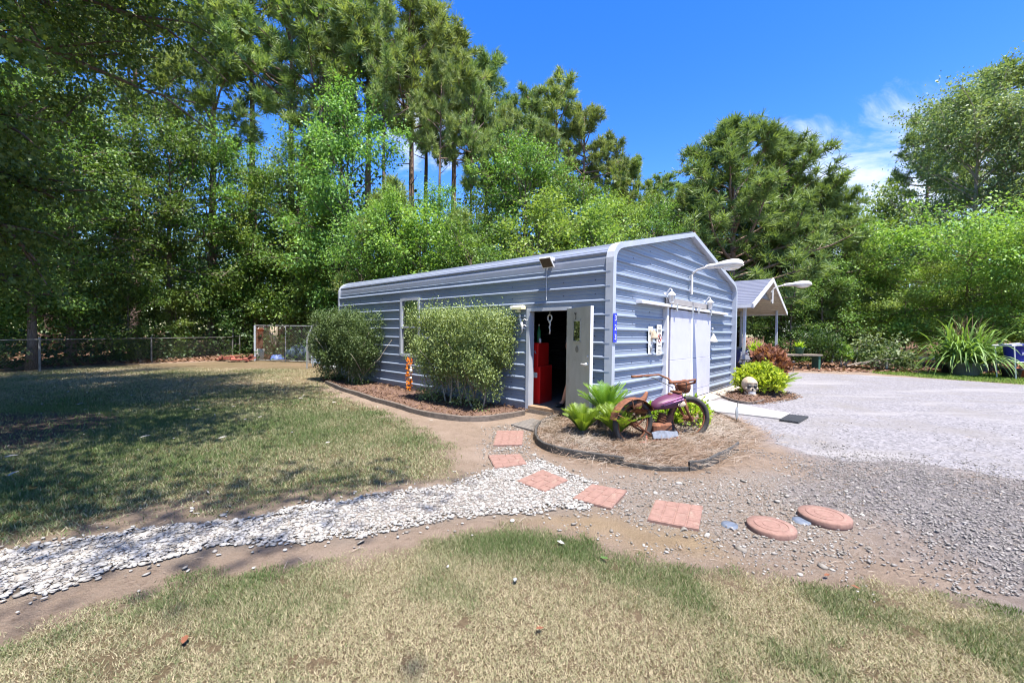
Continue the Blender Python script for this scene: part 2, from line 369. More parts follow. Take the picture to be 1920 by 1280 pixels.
P_bed = PP((1085, 774), (1040, 785), (1010, 799), (1002, 818), (1012, 836), (1050, 851), (1120, 861), (1180, 873), (1240, 881), (1290, 881), (1330, 872), (1372, 850), (1396, 832), (1410, 814), (1385, 794), (1330, 772), (1290, 757), (1240, 775), (1160, 786))
P_wbed = [tuple(B(-.02, b)[:2]) for b in (1.85, 4, 7, 9.3)] + PP((600, 713), (625, 722), (660, 736), (700, 749), (740, 761), (780, 772), (840, 783), (900, 786), (950, 780), (984, 774))
P_isl = PP((1345, 741), (1385, 753), (1420, 757), (1460, 751), (1492, 745), (1478, 737), (1440, 730), (1400, 728), (1376, 731))
P_soil = PP((-300, 770), (0, 772), (150, 770), (235, 772), (210, 800), (120, 830), (0, 850), (-300, 860))
P_grstrip = PP((1640, 700), (1600, 690), (1700, 692), (1800, 697), (1920, 703), (2400, 722), (2400, 745), (1920, 721), (1760, 710))
def blades_mask(x, y):
    "how much grass stands at a point and how green it is"
    n = fbm(x * 1.1, y * 1.1, 3) - .5; n2 = fbm(x * 3.7, y * 3.7, 9) - .5; n3 = fbm(x * .45, y * .45, 21)
    dn = polysd(x, y, P_near) + n2 * .35 + n * .25
    dl = polysd(x, y, P_left) + n2 * .5 + n * .6
    near = sstep(dn, -.05, .22); left = sstep(dl, -.15, .5) * (1 - .9 * sstep(polysd(x, y, P_soil) + n * .8, -.3, .4))
    gs = sstep(polysd(x, y, P_grstrip) + n * .3, -.1, .2)
    g1 = G(960, 1015); d1 = np.hypot((x - g1[0]) / .62, (y - g1[1]) / .28); g1a = np.exp(-d1 ** 2)
    green_near = np.clip(.12 + .70 * sstep(fbm(x * 2.2, y * 2.2, 40), .48, .74) * (.4 + .6 * vnoise(x * .8, y * .8, 3)) + .85 * g1a + .5 * np.exp(-((dn - .1) / .18) ** 2) * sstep(fbm(x * 1.3, y * 1.3, 5), .45, .62), 0, 1)
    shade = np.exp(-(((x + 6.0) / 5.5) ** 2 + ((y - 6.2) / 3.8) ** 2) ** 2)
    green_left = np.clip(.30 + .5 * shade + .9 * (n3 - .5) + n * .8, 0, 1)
    grass = np.maximum(np.maximum(near, left), gs)
    green = np.where(gs > np.maximum(near, left), 1.0, np.where(near > left, green_near, green_left))
    return grass, green, near, left, gs, n, n2
def axis(a0, b0, step, lo, hi, k):
    L = [a0]
    s = step
    while L[-1] < b0: L.append(L[-1] + step)
    s = step
    while L[-1] < hi: s *= k; L.append(L[-1] + s)
    R = [a0]; s = step
    while R[-1] > lo: s *= k; R.append(R[-1] - s)
    return np.array(R[:0:-1] + L)
gx = axis(-9, 9, .065, -900, 900, 1.055); gy = axis(1.2, 12, .065, -60, 1500, 1.055)
XX, YY = np.meshgrid(gx, gy); X = XX.ravel(); Y = YY.ravel()
grass, green, near, left, gs, n, n2 = blades_mask(X, Y)
dirt_n = fbm(X * 2.2, Y * 2.2, 77)
gravel = sstep(polysd(X, Y, P_drive) + n * .5 + n2 * .35, -.45, .15)
dark = sstep(polysd(X, Y, P_dark) + n * 1.2 + n2 * .6, -.70, .5)
path = sstep(polysd(X, Y, P_path) + n2 * .25, -.18, .05)
sand = sstep(polysd(X, Y, P_sand) + n * .5 + n2 * .2, -.2, .15)
bed = sstep(polysd(X, Y, P_bed) + n2 * .3, -.35, .1)
soil = sstep(polysd(X, Y, P_soil) + n * .8, -.4, .4)
far = sstep(-polysd(X, Y, P_left) + n * .6, .0, .9) * sstep(Y - np.where(X < 2, 11.2, 17.2), 0, .9) * (1 - gravel) * (1 - gs)
pebble = sstep(polysd(X, Y, PP((1080, 895), (1400, 880), (1560, 900), (1640, 990), (1560, 1060), (1250, 1030), (1100, 960))) + n * .4, -.3, .3)
Zg = (fbm(X * 1.5, Y * 1.5, 50) - .5) * .008 * sstep(Y, .5, 2) + sstep(far, .2, 1) * (fbm(X * .2, Y * .2, 60) - .3) * .25 * sstep(Y, 13, 25)
Zg = np.where(gravel > .01, -.003, Zg - .006); Zg = np.where(path > .01, np.minimum(Zg, -.003), Zg); Zg[polysd(X, Y, [tuple(B(a, b)[:2]) for a, b in ((-.3, -.6), (7.4, -.6), (7.4, 9.7), (-.3, 9.7))]) > 0] = -.02
nx = len(gx); ny = len(gy); idx = np.arange(nx * ny).reshape(ny, nx)
F = np.stack([idx[:-1, :-1], idx[:-1, 1:], idx[1:, 1:], idx[1:, :-1]], -1).reshape(-1, 4)
zA = np.stack([grass, green, sand, far], -1); zB = np.stack([gravel, dark, np.maximum(soil * .9, 0), np.maximum(bed, 0)], -1); zC = np.stack([path, pebble, dirt_n, grass * 0 + 1], -1)
m, t, b = _new('ground_soil'); M['ground'] = m
A_ = t.nodes.new('ShaderNodeSeparateColor'); t.links.new(_attr(t, 'zA').outputs['Color'], A_.inputs[0]); Aa = _attr(t, 'zA').outputs['Alpha']
B_ = t.nodes.new('ShaderNodeSeparateColor'); t.links.new(_attr(t, 'zB').outputs['Color'], B_.inputs[0]); Ba = _attr(t, 'zB').outputs['Alpha']
C_ = t.nodes.new('ShaderNodeSeparateColor'); t.links.new(_attr(t, 'zC').outputs['Color'], C_.inputs[0])
n1 = _noise(t, 5, 8, .7); nf = _noise(t, 55, 6, .7); nff = _noise(t, 160, 3, .7)
c = _mix(t, _range(t, n1, .35, .65), (.27, .205, .158), (.21, .158, .12))
c = _mix(t, _range(t, nf, .5, .68), c, (.245, .198, .155))
c = _mix(t, _range(t, _noise(t, 17, 6, .7), .54, .70), c, (.165, .12, .09)); c = _mix(t, _range(t, _noise(t, 1.4, 5, .6), .5, .68), c, (.285, .222, .175))
c = _mix(t, C_.outputs[1], c, _mix(t, _range(t, nf, .42, .58), (.19, .142, .108), (.275, .245, .215)))
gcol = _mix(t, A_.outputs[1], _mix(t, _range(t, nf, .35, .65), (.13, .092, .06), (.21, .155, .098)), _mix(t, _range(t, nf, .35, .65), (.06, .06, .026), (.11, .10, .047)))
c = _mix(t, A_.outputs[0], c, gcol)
c = _mix(t, A_.outputs[2], c, _mix(t, _range(t, n1, .4, .6), (.275, .205, .128), (.23, .17, .108)))
c = _mix(t, Aa, c, _mix(t, _range(t, n1, .35, .65), (.10, .05, .03), (.19, .11, .065)))
c = _mix(t, B_.outputs[2], c, _mix(t, _range(t, n1, .4, .6), (.06, .044, .038), (.10, .072, .058)))
c = _mix(t, B_.outputs[0], c, _mix(t, _range(t, nf, .38, .62), (.20, .185, .195), (.30, .28, .29)))
vor = t.nodes.new('ShaderNodeTexVoronoi'); vor.inputs['Scale'].default_value = 26; tc_ = t.nodes.new('ShaderNodeTexCoord'); t.links.new(tc_.outputs['Object'], vor.inputs['Vector'])
bw = t.nodes.new('ShaderNodeRGBToBW'); t.links.new(vor.outputs['Color'], bw.inputs[0])
c = _mix(t, B_.outputs[1], c, _mix(t, _range(t, bw.outputs[0], .25, .75), (.13, .12, .125), (.26, .24, .235)))
c = _mix(t, Ba, c, _mix(t, _range(t, nf, .4, .6), (.17, .108, .07), (.24, .18, .13)))
c = _mix(t, C_.outputs[0], c, (.22, .18, .145))
c = _mix(t, 1.0, c, _mix(t, _range(t, nff, .3, .7), (.62, .62, .62), (1.28, 1.26, 1.24)), 'MULTIPLY')
t.links.new(c, b.inputs['Base Color']); b.inputs['Roughness'].default_value = .95; b.inputs['Specular IOR Level'].default_value = .1
_bump(t, b, nf, 1.0, .035)
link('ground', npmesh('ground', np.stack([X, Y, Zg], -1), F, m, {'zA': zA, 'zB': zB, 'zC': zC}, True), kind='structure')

def ragged(poly, amp, step=.06, seed=0, inset=0.0):
    out = []; sg = 1 if sum(poly[i][0] * poly[(i + 1) % len(poly)][1] - poly[(i + 1) % len(poly)][0] * poly[i][1] for i in range(len(poly))) > 0 else -1
    for i in range(len(poly)):
        a = np.array(poly[i]); c = np.array(poly[(i + 1) % len(poly)]); L = np.linalg.norm(c - a); k = max(1, int(L / step)); k = min(k, 120)
        nrm = np.array([-(c - a)[1], (c - a)[0]]) / (L + 1e-9)
        for j in range(k):
            p = a + (c - a) * j / k; out.append(tuple(p + nrm * (sg * inset + amp * 2 * (fbm(p[0] * 4, p[1] * 4, seed) - .5))))
    return out
# driveway
m, t, b = _new('driveway_gravel')
v = t.nodes.new('ShaderNodeTexVoronoi'); v.inputs['Scale'].default_value = 32; tc_ = t.nodes.new('ShaderNodeTexCoord'); t.links.new(tc_.outputs['Object'], v.inputs['Vector'])
bw = t.nodes.new('ShaderNodeRGBToBW'); t.links.new(v.outputs['Color'], bw.inputs[0])
c = _mix(t, _range(t, bw.outputs[0], .2, .8), (.125, .12, .127), (.235, .223, .233))
c = _mix(t, _range(t, _noise(t, .8, 6, .65), .48, .70), c, (.168, .156, .150)); c = _mix(t, _range(t, _noise(t, .5, 5, .6, stretch=(.5, 2.2, 1)), .53, .66), c, (.235, .223, .222))
c = _mix(t, _range(t, _noise(t, 14, 6, .75), .62, .70), c, (.10, .095, .10)); c = _mix(t, _range(t, _noise(t, 1.7, 8, .75), .62, .72), c, (.23, .19, .15))
t.links.new(c, b.inputs['Base Color']); b.inputs['Roughness'].default_value = .95; b.inputs['Specular IOR Level'].default_value = .1; _bump(t, b, v.outputs['Distance'], .6, .02)
link('gravel_driveway', npmesh('gravel_driveway', np.array([(x, y, -.0015) for x, y in ragged(P_drive, .22, .08, 4)]), np.arange(len(ragged(P_drive, .22, .08, 4)))[None, :], m), kind='structure')
def sheet(name, poly, step, z, m, amp):
    P = np.array(poly); gx = np.arange(P[:, 0].min() - .2, P[:, 0].max() + .2, step); gy = np.arange(P[:, 1].min() - .2, P[:, 1].max() + .2, step); X, Y = np.meshgrid(gx, gy)
    d = polysd(X.ravel(), Y.ravel(), poly) + (fbm(X.ravel() * 5, Y.ravel() * 5, 31) - .5) * amp
    nx, ny = len(gx), len(gy); idx = np.arange(nx * ny).reshape(ny, nx); F = np.stack([idx[:-1, :-1], idx[:-1, 1:], idx[1:, 1:], idx[1:, :-1]], -1).reshape(-1, 4); F = F[(d[F] > .05).all(1)]
    return link(name, npmesh(name, np.stack([X.ravel(), Y.ravel(), np.full(X.size, z)], -1), F, m), kind='structure')
sheet('stone_path', P_path, .05, .002, pm('path_bed', (.27, .245, .22), (.15, .125, .105), .95, 45, bump=.02), .16)

# ------------------------------------------------------------------ grass blades, stones, straw
def scatter(n, x0, x1, y0, y1): return rng.uniform(x0, x1, n), rng.uniform(y0, y1, n)
def blade_mesh(name, x, y, z, L, W, lean, tint, m):
    n = len(x); az = rng.uniform(0, 2 * np.pi, n); la = rng.uniform(0, 2 * np.pi, n)
    s = np.stack([np.cos(az), np.sin(az), np.zeros(n)], -1) * W[:, None] / 2
    p = np.stack([x, y, z], -1)
    tip = p + np.stack([np.cos(la) * lean * L, np.sin(la) * lean * L, np.sqrt(np.maximum(1 - lean ** 2, .01)) * L], -1)
    V = np.stack([p - s, p + s, tip], 1).reshape(-1, 3)
    return npmesh(name, V, np.arange(3 * n).reshape(-1, 3), m, {'tint': np.repeat(tint, 3)})
xs, ys, Ls, Ws, le, ti = [], [], [], [], [], []
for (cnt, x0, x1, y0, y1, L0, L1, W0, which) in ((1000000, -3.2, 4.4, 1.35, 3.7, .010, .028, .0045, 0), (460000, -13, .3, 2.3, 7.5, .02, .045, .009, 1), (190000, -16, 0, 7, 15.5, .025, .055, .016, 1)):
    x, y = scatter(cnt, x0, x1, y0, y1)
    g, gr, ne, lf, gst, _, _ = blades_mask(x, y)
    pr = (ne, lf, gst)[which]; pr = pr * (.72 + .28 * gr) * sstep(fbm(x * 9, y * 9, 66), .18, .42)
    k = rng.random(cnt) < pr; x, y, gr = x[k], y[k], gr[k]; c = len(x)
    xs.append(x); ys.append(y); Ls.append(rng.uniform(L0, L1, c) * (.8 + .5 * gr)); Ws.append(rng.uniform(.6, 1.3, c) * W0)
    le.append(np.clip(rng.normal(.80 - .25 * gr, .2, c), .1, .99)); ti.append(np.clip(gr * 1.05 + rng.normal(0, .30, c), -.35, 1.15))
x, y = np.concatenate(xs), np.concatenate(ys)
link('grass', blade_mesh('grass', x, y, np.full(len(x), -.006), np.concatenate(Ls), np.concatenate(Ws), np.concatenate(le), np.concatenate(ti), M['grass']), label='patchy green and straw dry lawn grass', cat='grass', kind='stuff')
x, y = scatter(70000, 8, 26, 10, 19); k = rng.random(len(x)) < blades_mask(x, y)[4]; x, y = x[k], y[k]; c = len(x)
link('grass', blade_mesh('grass', x, y, np.full(c, -.006), rng.uniform(.04, .08, c), rng.uniform(.016, .03, c), np.clip(rng.normal(.5, .2, c), .1, .95), np.clip(rng.normal(.5, .3, c), 0, 1), M['lush']), label='strip of bright green grass along the far side of the drive', cat='grass', kind='stuff')
_ico = {}
def ico(sub):
    if sub not in _ico:
        import bmesh
        bm = bmesh.new(); bmesh.ops.create_icosphere(bm, subdivisions=sub, radius=1); _ico[sub] = (np.array([v.co[:] for v in bm.verts]), np.array([[v.index for v in f.verts] for f in bm.faces])); bm.free()
    return _ico[sub]
def stones(name, x, y, z, size, flat, tint, m, sub=1, jag=.22, smooth=True):
    V0, F0 = ico(sub); n = len(x); k = len(V0)
    var = 12; VV = np.stack([V0 * (1 + jag * np.array([[math.sin(3.1 * v[0] + q) * math.cos(2.7 * v[1] - q * 2) + .6 * math.sin(4 * v[2] + q * 3)] for v in V0])) for q in range(var)])
    P = VV[rng.integers(0, var, n)]
    sc = np.stack([size * rng.uniform(.75, 1.35, n), size * rng.uniform(.6, 1.0, n), size * flat * rng.uniform(.7, 1.2, n)], -1)
    P = P * sc[:, None, :]
    a = rng.uniform(0, 2 * np.pi, n); ca, sa = np.cos(a)[:, None], np.sin(a)[:, None]; tl = rng.normal(0, .22, n)[:, None]
    X, Y, Z = P[..., 0], P[..., 1], P[..., 2]
    Y, Z = Y * np.cos(tl) - Z * np.sin(tl), Y * np.sin(tl) + Z * np.cos(tl)
    V = np.stack([X * ca - Y * sa + x[:, None], X * sa + Y * ca + y[:, None], Z + z[:, None]], -1).reshape(-1, 3)
    Fc = (F0[None] + (np.arange(n) * k)[:, None, None]).reshape(-1, 3)
    return npmesh(name, V, Fc, m, {'tint': np.repeat(tint, k)}, smooth)
PAV = []   # pavers (filled below) keep stones off
pav_px = [((925, 822), (931, 808), (981, 809), (979, 829)), ((913, 856), (932, 850), (978, 850), (988, 868), (928, 876)), None]
x, y = scatter(145000, -8.5, 1.2, 2.0, 5.6)
d = polysd(x, y, P_path) + (fbm(x * 5, y * 5, 31) - .5) * .16 + .03
k = (d > 0) | (rng.random(len(x)) < .05 * np.exp(np.minimum(d, 0) / .10)); x, y = x[k], y[k]; d = d[k]
k = rng.random(len(x)) < np.where(x < -1.3, .95, 1.0); x, y = x[k], y[k]
sz = rng.lognormal(math.log(.0098), .36, len(x)) * np.where(x < -1.3, 1.3, 1.0)
link('white_stones', stones('white_stones', x, y, rng.uniform(.001, .010, len(x)), sz, .28, np.clip(rng.normal(.6, .4, len(x)), -.1, 1.1), M['wstone']), label='bed of flat white pebbles forming the curved path', cat='pebbles', kind='stuff')
# loose light pebbles between the pavers and on the dirt
x, y = scatter(90000, -1.0, 4.5, 2.2, 6.6)
mk = np.maximum(sstep(polysd(x, y, PP((1060, 890), (1420, 880), (1600, 890), (1700, 990), (1560, 1060), (1250, 1030), (1080, 970))) + (fbm(x * 2, y * 2, 12) - .5) * .8, -.2, .4) * .38, sstep(polysd(x, y, PP((900, 800), (1000, 790), (1010, 850), (1060, 880), (960, 880), (900, 870))) + (fbm(x * 3, y * 3, 13) - .5) * .3, -.1, .2) * .6)
k = (rng.random(len(x)) < mk) & (polysd(x, y, P_bed) < -.05) & (polysd(x, y, P_sand) < .15); x, y = x[k], y[k]
link('loose_pebbles', stones('loose_pebbles', x, y, rng.uniform(-.006, .006, len(x)), rng.lognormal(math.log(.0058), .5, len(x)), .5, np.clip(rng.normal(.2, .4, len(x)), -.35, 1), M['wstone'], 1), label='small pale pebbles strewn over the bare dirt', cat='pebbles', kind='stuff')
x, y = scatter(100000, 1.4, 9.0, 2.3, 7.2)
mk = sstep(polysd(x, y, P_dark) + (fbm(x * 1.8, y * 1.8, 14) - .5) * 1.6, -.6, .6) * .8 + .02 * (polysd(x, y, P_near) < 0)
k = (rng.random(len(x)) < mk) & (polysd(x, y, P_bed) < -.05) & (polysd(x, y, P_near) < .1); x, y = x[k], y[k]
link('grey_stones', stones('grey_stones', x, y, rng.uniform(-.004, .008, len(x)), rng.lognormal(math.log(.0068), .32, len(x)), .6, np.clip(rng.normal(.5, .3, len(x)), 0, 1), M['gstone'], 1, .42, False), label='coarse blue grey crushed stone beside the driveway', cat='gravel', kind='stuff')
def strands(name, x, y, z, L, tint, m, W=.0035, lift=.25, arch=True):
    n = len(x); az = rng.uniform(0, 2 * np.pi, n); el = rng.normal(0, lift, n)
    d = np.stack([np.cos(az) * np.cos(el), np.sin(az) * np.cos(el), np.abs(np.sin(el))], -1) * L[:, None]
    s = np.stack([-np.sin(az), np.cos(az), np.zeros(n)], -1) * W / 2 + np.array([0, 0, W * .3])
    p = np.stack([x, y, z], -1); mid = p + d * .5 + np.array([0, 0, 1.0]) * (L * .08)[:, None]
    V = np.stack([p - s, p + s, mid + s, mid - s, p + d + s * .4, p + d - s * .4], 1).reshape(-1, 3); o = (np.arange(n) * 6)[:, None]
    F = np.concatenate([o + np.array([0, 1, 2, 3]), o + np.array([3, 2, 4, 5])])
    return npmesh(name, V, F, m, {'tint': np.repeat(tint, 6)})
def mulch(name, poly, top, amp, m, seed, st=.05, slope=.35):
    P = np.array(poly); gx = np.arange(P[:, 0].min() - .05, P[:, 0].max() + .05, st); gy = np.arange(P[:, 1].min() - .05, P[:, 1].max() + .05, st)
    X, Y = np.meshgrid(gx, gy); d = polysd(X.ravel(), Y.ravel(), poly)
    Z = top * sstep(d, -.01, slope) + (fbm(X.ravel() * 9, Y.ravel() * 9, seed) - .5) * amp * sstep(d, 0, .1) + np.where(d < 0, -.03, .006)
    nx = len(gx); ny = len(gy); idx = np.arange(nx * ny).reshape(ny, nx); F = np.stack([idx[:-1, :-1], idx[:-1, 1:], idx[1:, 1:], idx[1:, :-1]], -1).reshape(-1, 4)
    F = F[(d[F] > -.04).any(1)]
    return npmesh(name, np.stack([X.ravel(), Y.ravel(), Z], -1), F, m, None, True)
M['mulch'] = pm('straw_mulch', (.17, .10, .062), (.11, .065, .042), .95, 45, bump=.02, dirt=(.24, .145, .085), dscale=3)
M['bark_mulch'] = pm('bark_mulch', (.075, .042, .032), (.15, .09, .066), .95, 40, bump=.02)
link('straw_bed', mulch('straw_bed', P_bed, .055, .03, M['mulch'], 3), kind='structure')
link('shrub_bed', mulch('shrub_bed', P_wbed, .03, .03, M['bark_mulch'], 5), kind='structure')
link('mulch_island', mulch('mulch_island', P_isl, .09, .04, M['bark_mulch'], 6, slope=.5), kind='structure')
x, y = scatter(60000, -.2, 4.2, 4.4, 7.2); d = polysd(x, y, P_bed)
k = (d > 0) | (rng.random(len(x)) < .5 * np.exp(np.minimum(d, 0) / .12) * (x > .5)); x, y, d = x[k], y[k], d[k]
k = rng.random(len(x)) < .6; x, y, d = x[k], y[k], d[k]
zz = .06 * sstep(d, -.01, .35) + rng.uniform(.0, .022, len(x)) + np.where(np.abs(d) < .05, rng.uniform(0, .06, len(x)), 0)
link('pine_straw', strands('pine_straw', x, y, zz, rng.uniform(.06, .19, len(x)), np.clip(fbm(x * 2.2, y * 2.2, 88) * 2.0 - .55 + rng.normal(0, .25, len(x)), 0, 1.1), M['straw']), label='dry pine straw mulch spread over the round bed', cat='pine straw', kind='stuff')
xs_, ys_ = scatter(7000, -3.5, 5.5, 2.4, 7.5); g_ = blades_mask(xs_, ys_)[0]; k = (g_ < .5) & (polysd(xs_, ys_, P_path) < .0) & (polysd(xs_, ys_, P_bed) < 0) & (polysd(xs_, ys_, P_drive) < 0) & (rng.random(7000) < .15 + .5 * (fbm(xs_ * 1.6, ys_ * 1.6, 55) > .52)); xs_, ys_ = xs_[k], ys_[k]
link('straw_litter', strands('straw_litter', xs_, ys_, rng.uniform(.0, .006, len(xs_)), rng.uniform(.03, .10, len(xs_)), rng.uniform(-.2, .8, len(xs_)), M['straw'], .003, .12), label='stray pine needles and bits scattered over the bare dirt', cat='pine straw', kind='stuff')
x1, y1 = scatter(16000, -6, 1.8, 6.2, 14); d1 = polysd(x1, y1, P_wbed); k = d1 > -.03; x1, y1 = x1[k], y1[k]
x2, y2 = scatter(9000, 4.5, 9, 8, 12); d2 = polysd(x2, y2, P_isl); k = d2 > -.12; x2, y2, d2 = x2[k], y2[k], d2[k]
x = np.concatenate([x1, x2]); y = np.concatenate([y1, y2]); z = np.concatenate([rng.uniform(.02, .05, len(x1)), rng.uniform(.0, .02, len(x2)) + .09 * sstep(d2, 0, .5)])
link('bark_chips', strands('bark_chips', x, y, z, rng.uniform(.03, .10, len(x)), rng.uniform(-.3, .8, len(x)), M['litter'], .014, .3), label='brown bark and straw mulch in the shrub beds', cat='mulch', kind='stuff')
# forest floor litter on the left and right
x1, y1 = scatter(26000, -34, -5, 11, 40); k = polysd(x1, y1, P_left) < -.1; x1, y1 = x1[k], y1[k]
x2, y2 = scatter(14000, 11, 40, 17.3, 36)
k = polysd(x2, y2, P_drive) < -.4; x2, y2 = x2[k], y2[k]
x = np.concatenate([x1, x2]); y = np.concatenate([y1, y2])
link('leaf_litter', strands('leaf_litter', x, y, rng.uniform(.0, .05, len(x)), rng.uniform(.08, .22, len(x)), rng.uniform(0, 1, len(x)), M['litter'], .07, .3), label='brown fallen leaves covering the floor of the woods', cat='leaf litter', kind='stuff')
# bare dirt crumbs and bits on the lawn in the shade
x, y = scatter(420, -12, 1, 2.6, 9.5); k = (polysd(x, y, P_left) > -.3) & (rng.random(len(x)) < np.where(np.hypot(x + 7, y - 7) < 5, .32, .1)); x, y = x[k], y[k]
link('pale_twigs', strands('pale_twigs', x, y, np.full(len(x), .015), rng.uniform(.02, .10, len(x)), np.full(len(x), 1.0), stonemat('pale_litter', (.20, .185, .16), (.32, .30, .27)), .016, .15), label='pale fallen leaves and twigs lying on the shaded lawn', cat='leaf litter', kind='stuff')
# ------------------------------------------------------------------ trees
T_DIAMOND = (np.array([(0, 0, 0), (.30, .42, .07), (0, 1, -.04), (-.30, .42, .07)]), np.array([(0, 1, 2, 3)]))
def _maple():
    tips = [(-.52, .20), (-.60, .68), (0, 1.05), (.60, .68), (.52, .20)]
    notch = [(-.22, .06), (-.42, .45), (-.29, .76), (.29, .76), (.42, .45), (.22, .06)]
    V = [(0, .36, .05)] + [(p[0], p[1], -.07 * abs(p[0])) for p in tips] + [(p[0], p[1], .02) for p in notch] + [(0, 0, 0)]
    F = []
    for i in range(5): F += [(0, 6 + i, 1 + i), (0, 1 + i, 7 + i)]
    return np.array(V), np.array(F)
T_MAPLE = _maple()
def leaves(P, ax, nr, size, tpl):
    V0, F0 = tpl; n = len(P); k = len(V0)
    t = unit(ax); nn = nr - t * (nr * t).sum(-1, keepdims=True); nn = unit(nn); s = np.cross(t, nn)
    V = P[:, None] + size[:, None, None] * (V0[None, :, 0:1] * s[:, None] + V0[None, :, 1:2] * t[:, None] + V0[None, :, 2:3] * nn[:, None])
    F = (F0[None] + (np.arange(n) * k)[:, None, None]).reshape(-1, F0.shape[1])
    return V.reshape(-1, 3), F
def limb(r, p, d, L, droop, n=5, wig=.12):
    pts = [np.array(p, float)]; d = np.array(d, float)
    for i in range(n):
        d = d + r.normal(0, wig, 3) + np.array([0, 0, -droop / n]); d /= np.linalg.norm(d); pts.append(pts[-1] + d * L / n)
    return pts
def along(pts, f):
    q = f * (len(pts) - 1); i = min(int(q), len(pts) - 2); return pts[i] + (pts[i + 1] - pts[i]) * (q - i), pts[i + 1] - pts[i]
def trunk_path(r, H, lean=.02, n=8):
    x = np.cumsum(r.normal(0, lean * H / n, n + 1)); y = np.cumsum(r.normal(0, lean * H / n, n + 1)); x -= x[0]; y -= y[0]
    return [np.array([x[i], y[i], H * i / n]) for i in range(n + 1)]
def broadleaf(name, seed, H, h0, R, nl, ncl, nleaf, lsize, lm, bm, shape=1.0, spread=.34, tpl=T_DIAMOND, droop=.25, r0=None, el=(-.05, 1.15), fat=.55, up=.6, zmin=.15, avoid=None):
    r = np.random.default_rng(seed); tp = trunk_path(r, H * .93); r0 = r0 or .016 * H; mb = MB()
    mb.tube(tp, [r0 * (1 - .88 * i / 8) * (1.35 if i == 0 else 1) for i in range(9)], 8)
    C, O = [], []
    for i in range(nl):
        f = (i + .5) / nl; z = h0 + (H * .95 - h0) * f; p, _ = along(tp, min(z / (H * .93), 1))
        az = i * 2.39996 + r.normal(0, .35); prof = (math.sin(math.pi * min(1, (.14 + .86 * (1 - f)) ** shape)) ** fat) if f > .02 else .6
        L = R * max(.22, prof) * r.uniform(.72, 1.12); e = el[0] + (el[1] - el[0]) * f ** 1.3 + r.normal(0, .12)
        d = np.array([math.cos(az) * math.cos(e), math.sin(az) * math.cos(e), math.sin(e)])
        pts = [np.array([q_[0], q_[1], max(q_[2], zmin + .9)]) if zmin > 1 else q_ for q_ in limb(r, p, d, L, droop)]; rl = max(.012, r0 * .34 * (1 - .5 * f)); mb.tube(pts, [rl * (1 - .15 * q) for q in range(6)], 5, cap=False)
        subs = [pts]
        for k in range(4):
            q, dd = along(pts, r.uniform(.3, .95)); dd = unit(dd) + r.normal(0, .55, 3) + np.array([0, 0, .12])
            sp = [np.array([q_[0], q_[1], max(q_[2], zmin + .5)]) if zmin > 1 else q_ for q_ in limb(r, q, unit(dd), L * r.uniform(.28, .48), droop, 3)]; mb.tube(sp, [rl * .45, rl * .35, rl * .25, rl * .12], 4, cap=False); subs.append(sp)
        for k in range(ncl):
            sp = subs[r.integers(0, len(subs))]; lo = .45 if sp is pts else .25
            q, dd = along(sp, r.uniform(lo, 1.0)); C.append(q + r.normal(0, .12, 3)); O.append(unit(dd))
    C = np.array(C); O = np.array(O); n = len(C)
    P = np.repeat(C, nleaf, 0); sg = spread * r.uniform(.7, 1.3, (n, 1)); P = P + r.normal(0, 1, P.shape) * np.repeat(np.concatenate([sg, sg, sg * .5], 1), nleaf, 0)
    out = np.repeat(O, nleaf, 0); ax = out * .5 + r.normal(0, .6, P.shape) + np.array([0, 0, -.35]); nr = r.normal(0, up, P.shape) + np.array([0, 0, 1.0])
    tint = np.clip(np.repeat(r.normal(.5, .22, n), nleaf) + r.normal(0, .2, len(P)), 0, 1.1)
    k = P[:, 2] > zmin + .5 * r.random(len(P)) * (zmin > 1)
    if avoid: k &= np.linalg.norm(P - np.array(avoid[:3]), axis=1) > avoid[3]
    P, ax, nr, tint = P[k], ax[k], nr[k], tint[k]
    V, F = leaves(P, ax, nr, lsize * r.uniform(.65, 1.25, len(P)), tpl)
    cm = npmesh(name + '_crown', V, F, lm, {'tint': np.repeat(tint, len(tpl[0]))})
    tm = bpy.data.meshes.new(name + '_trunk'); tm.from_pydata(mb.v, [], mb.f); tm.materials.append(bm); tm.polygons.foreach_set('use_smooth', [True] * len(tm.polygons))
    return cm, tm
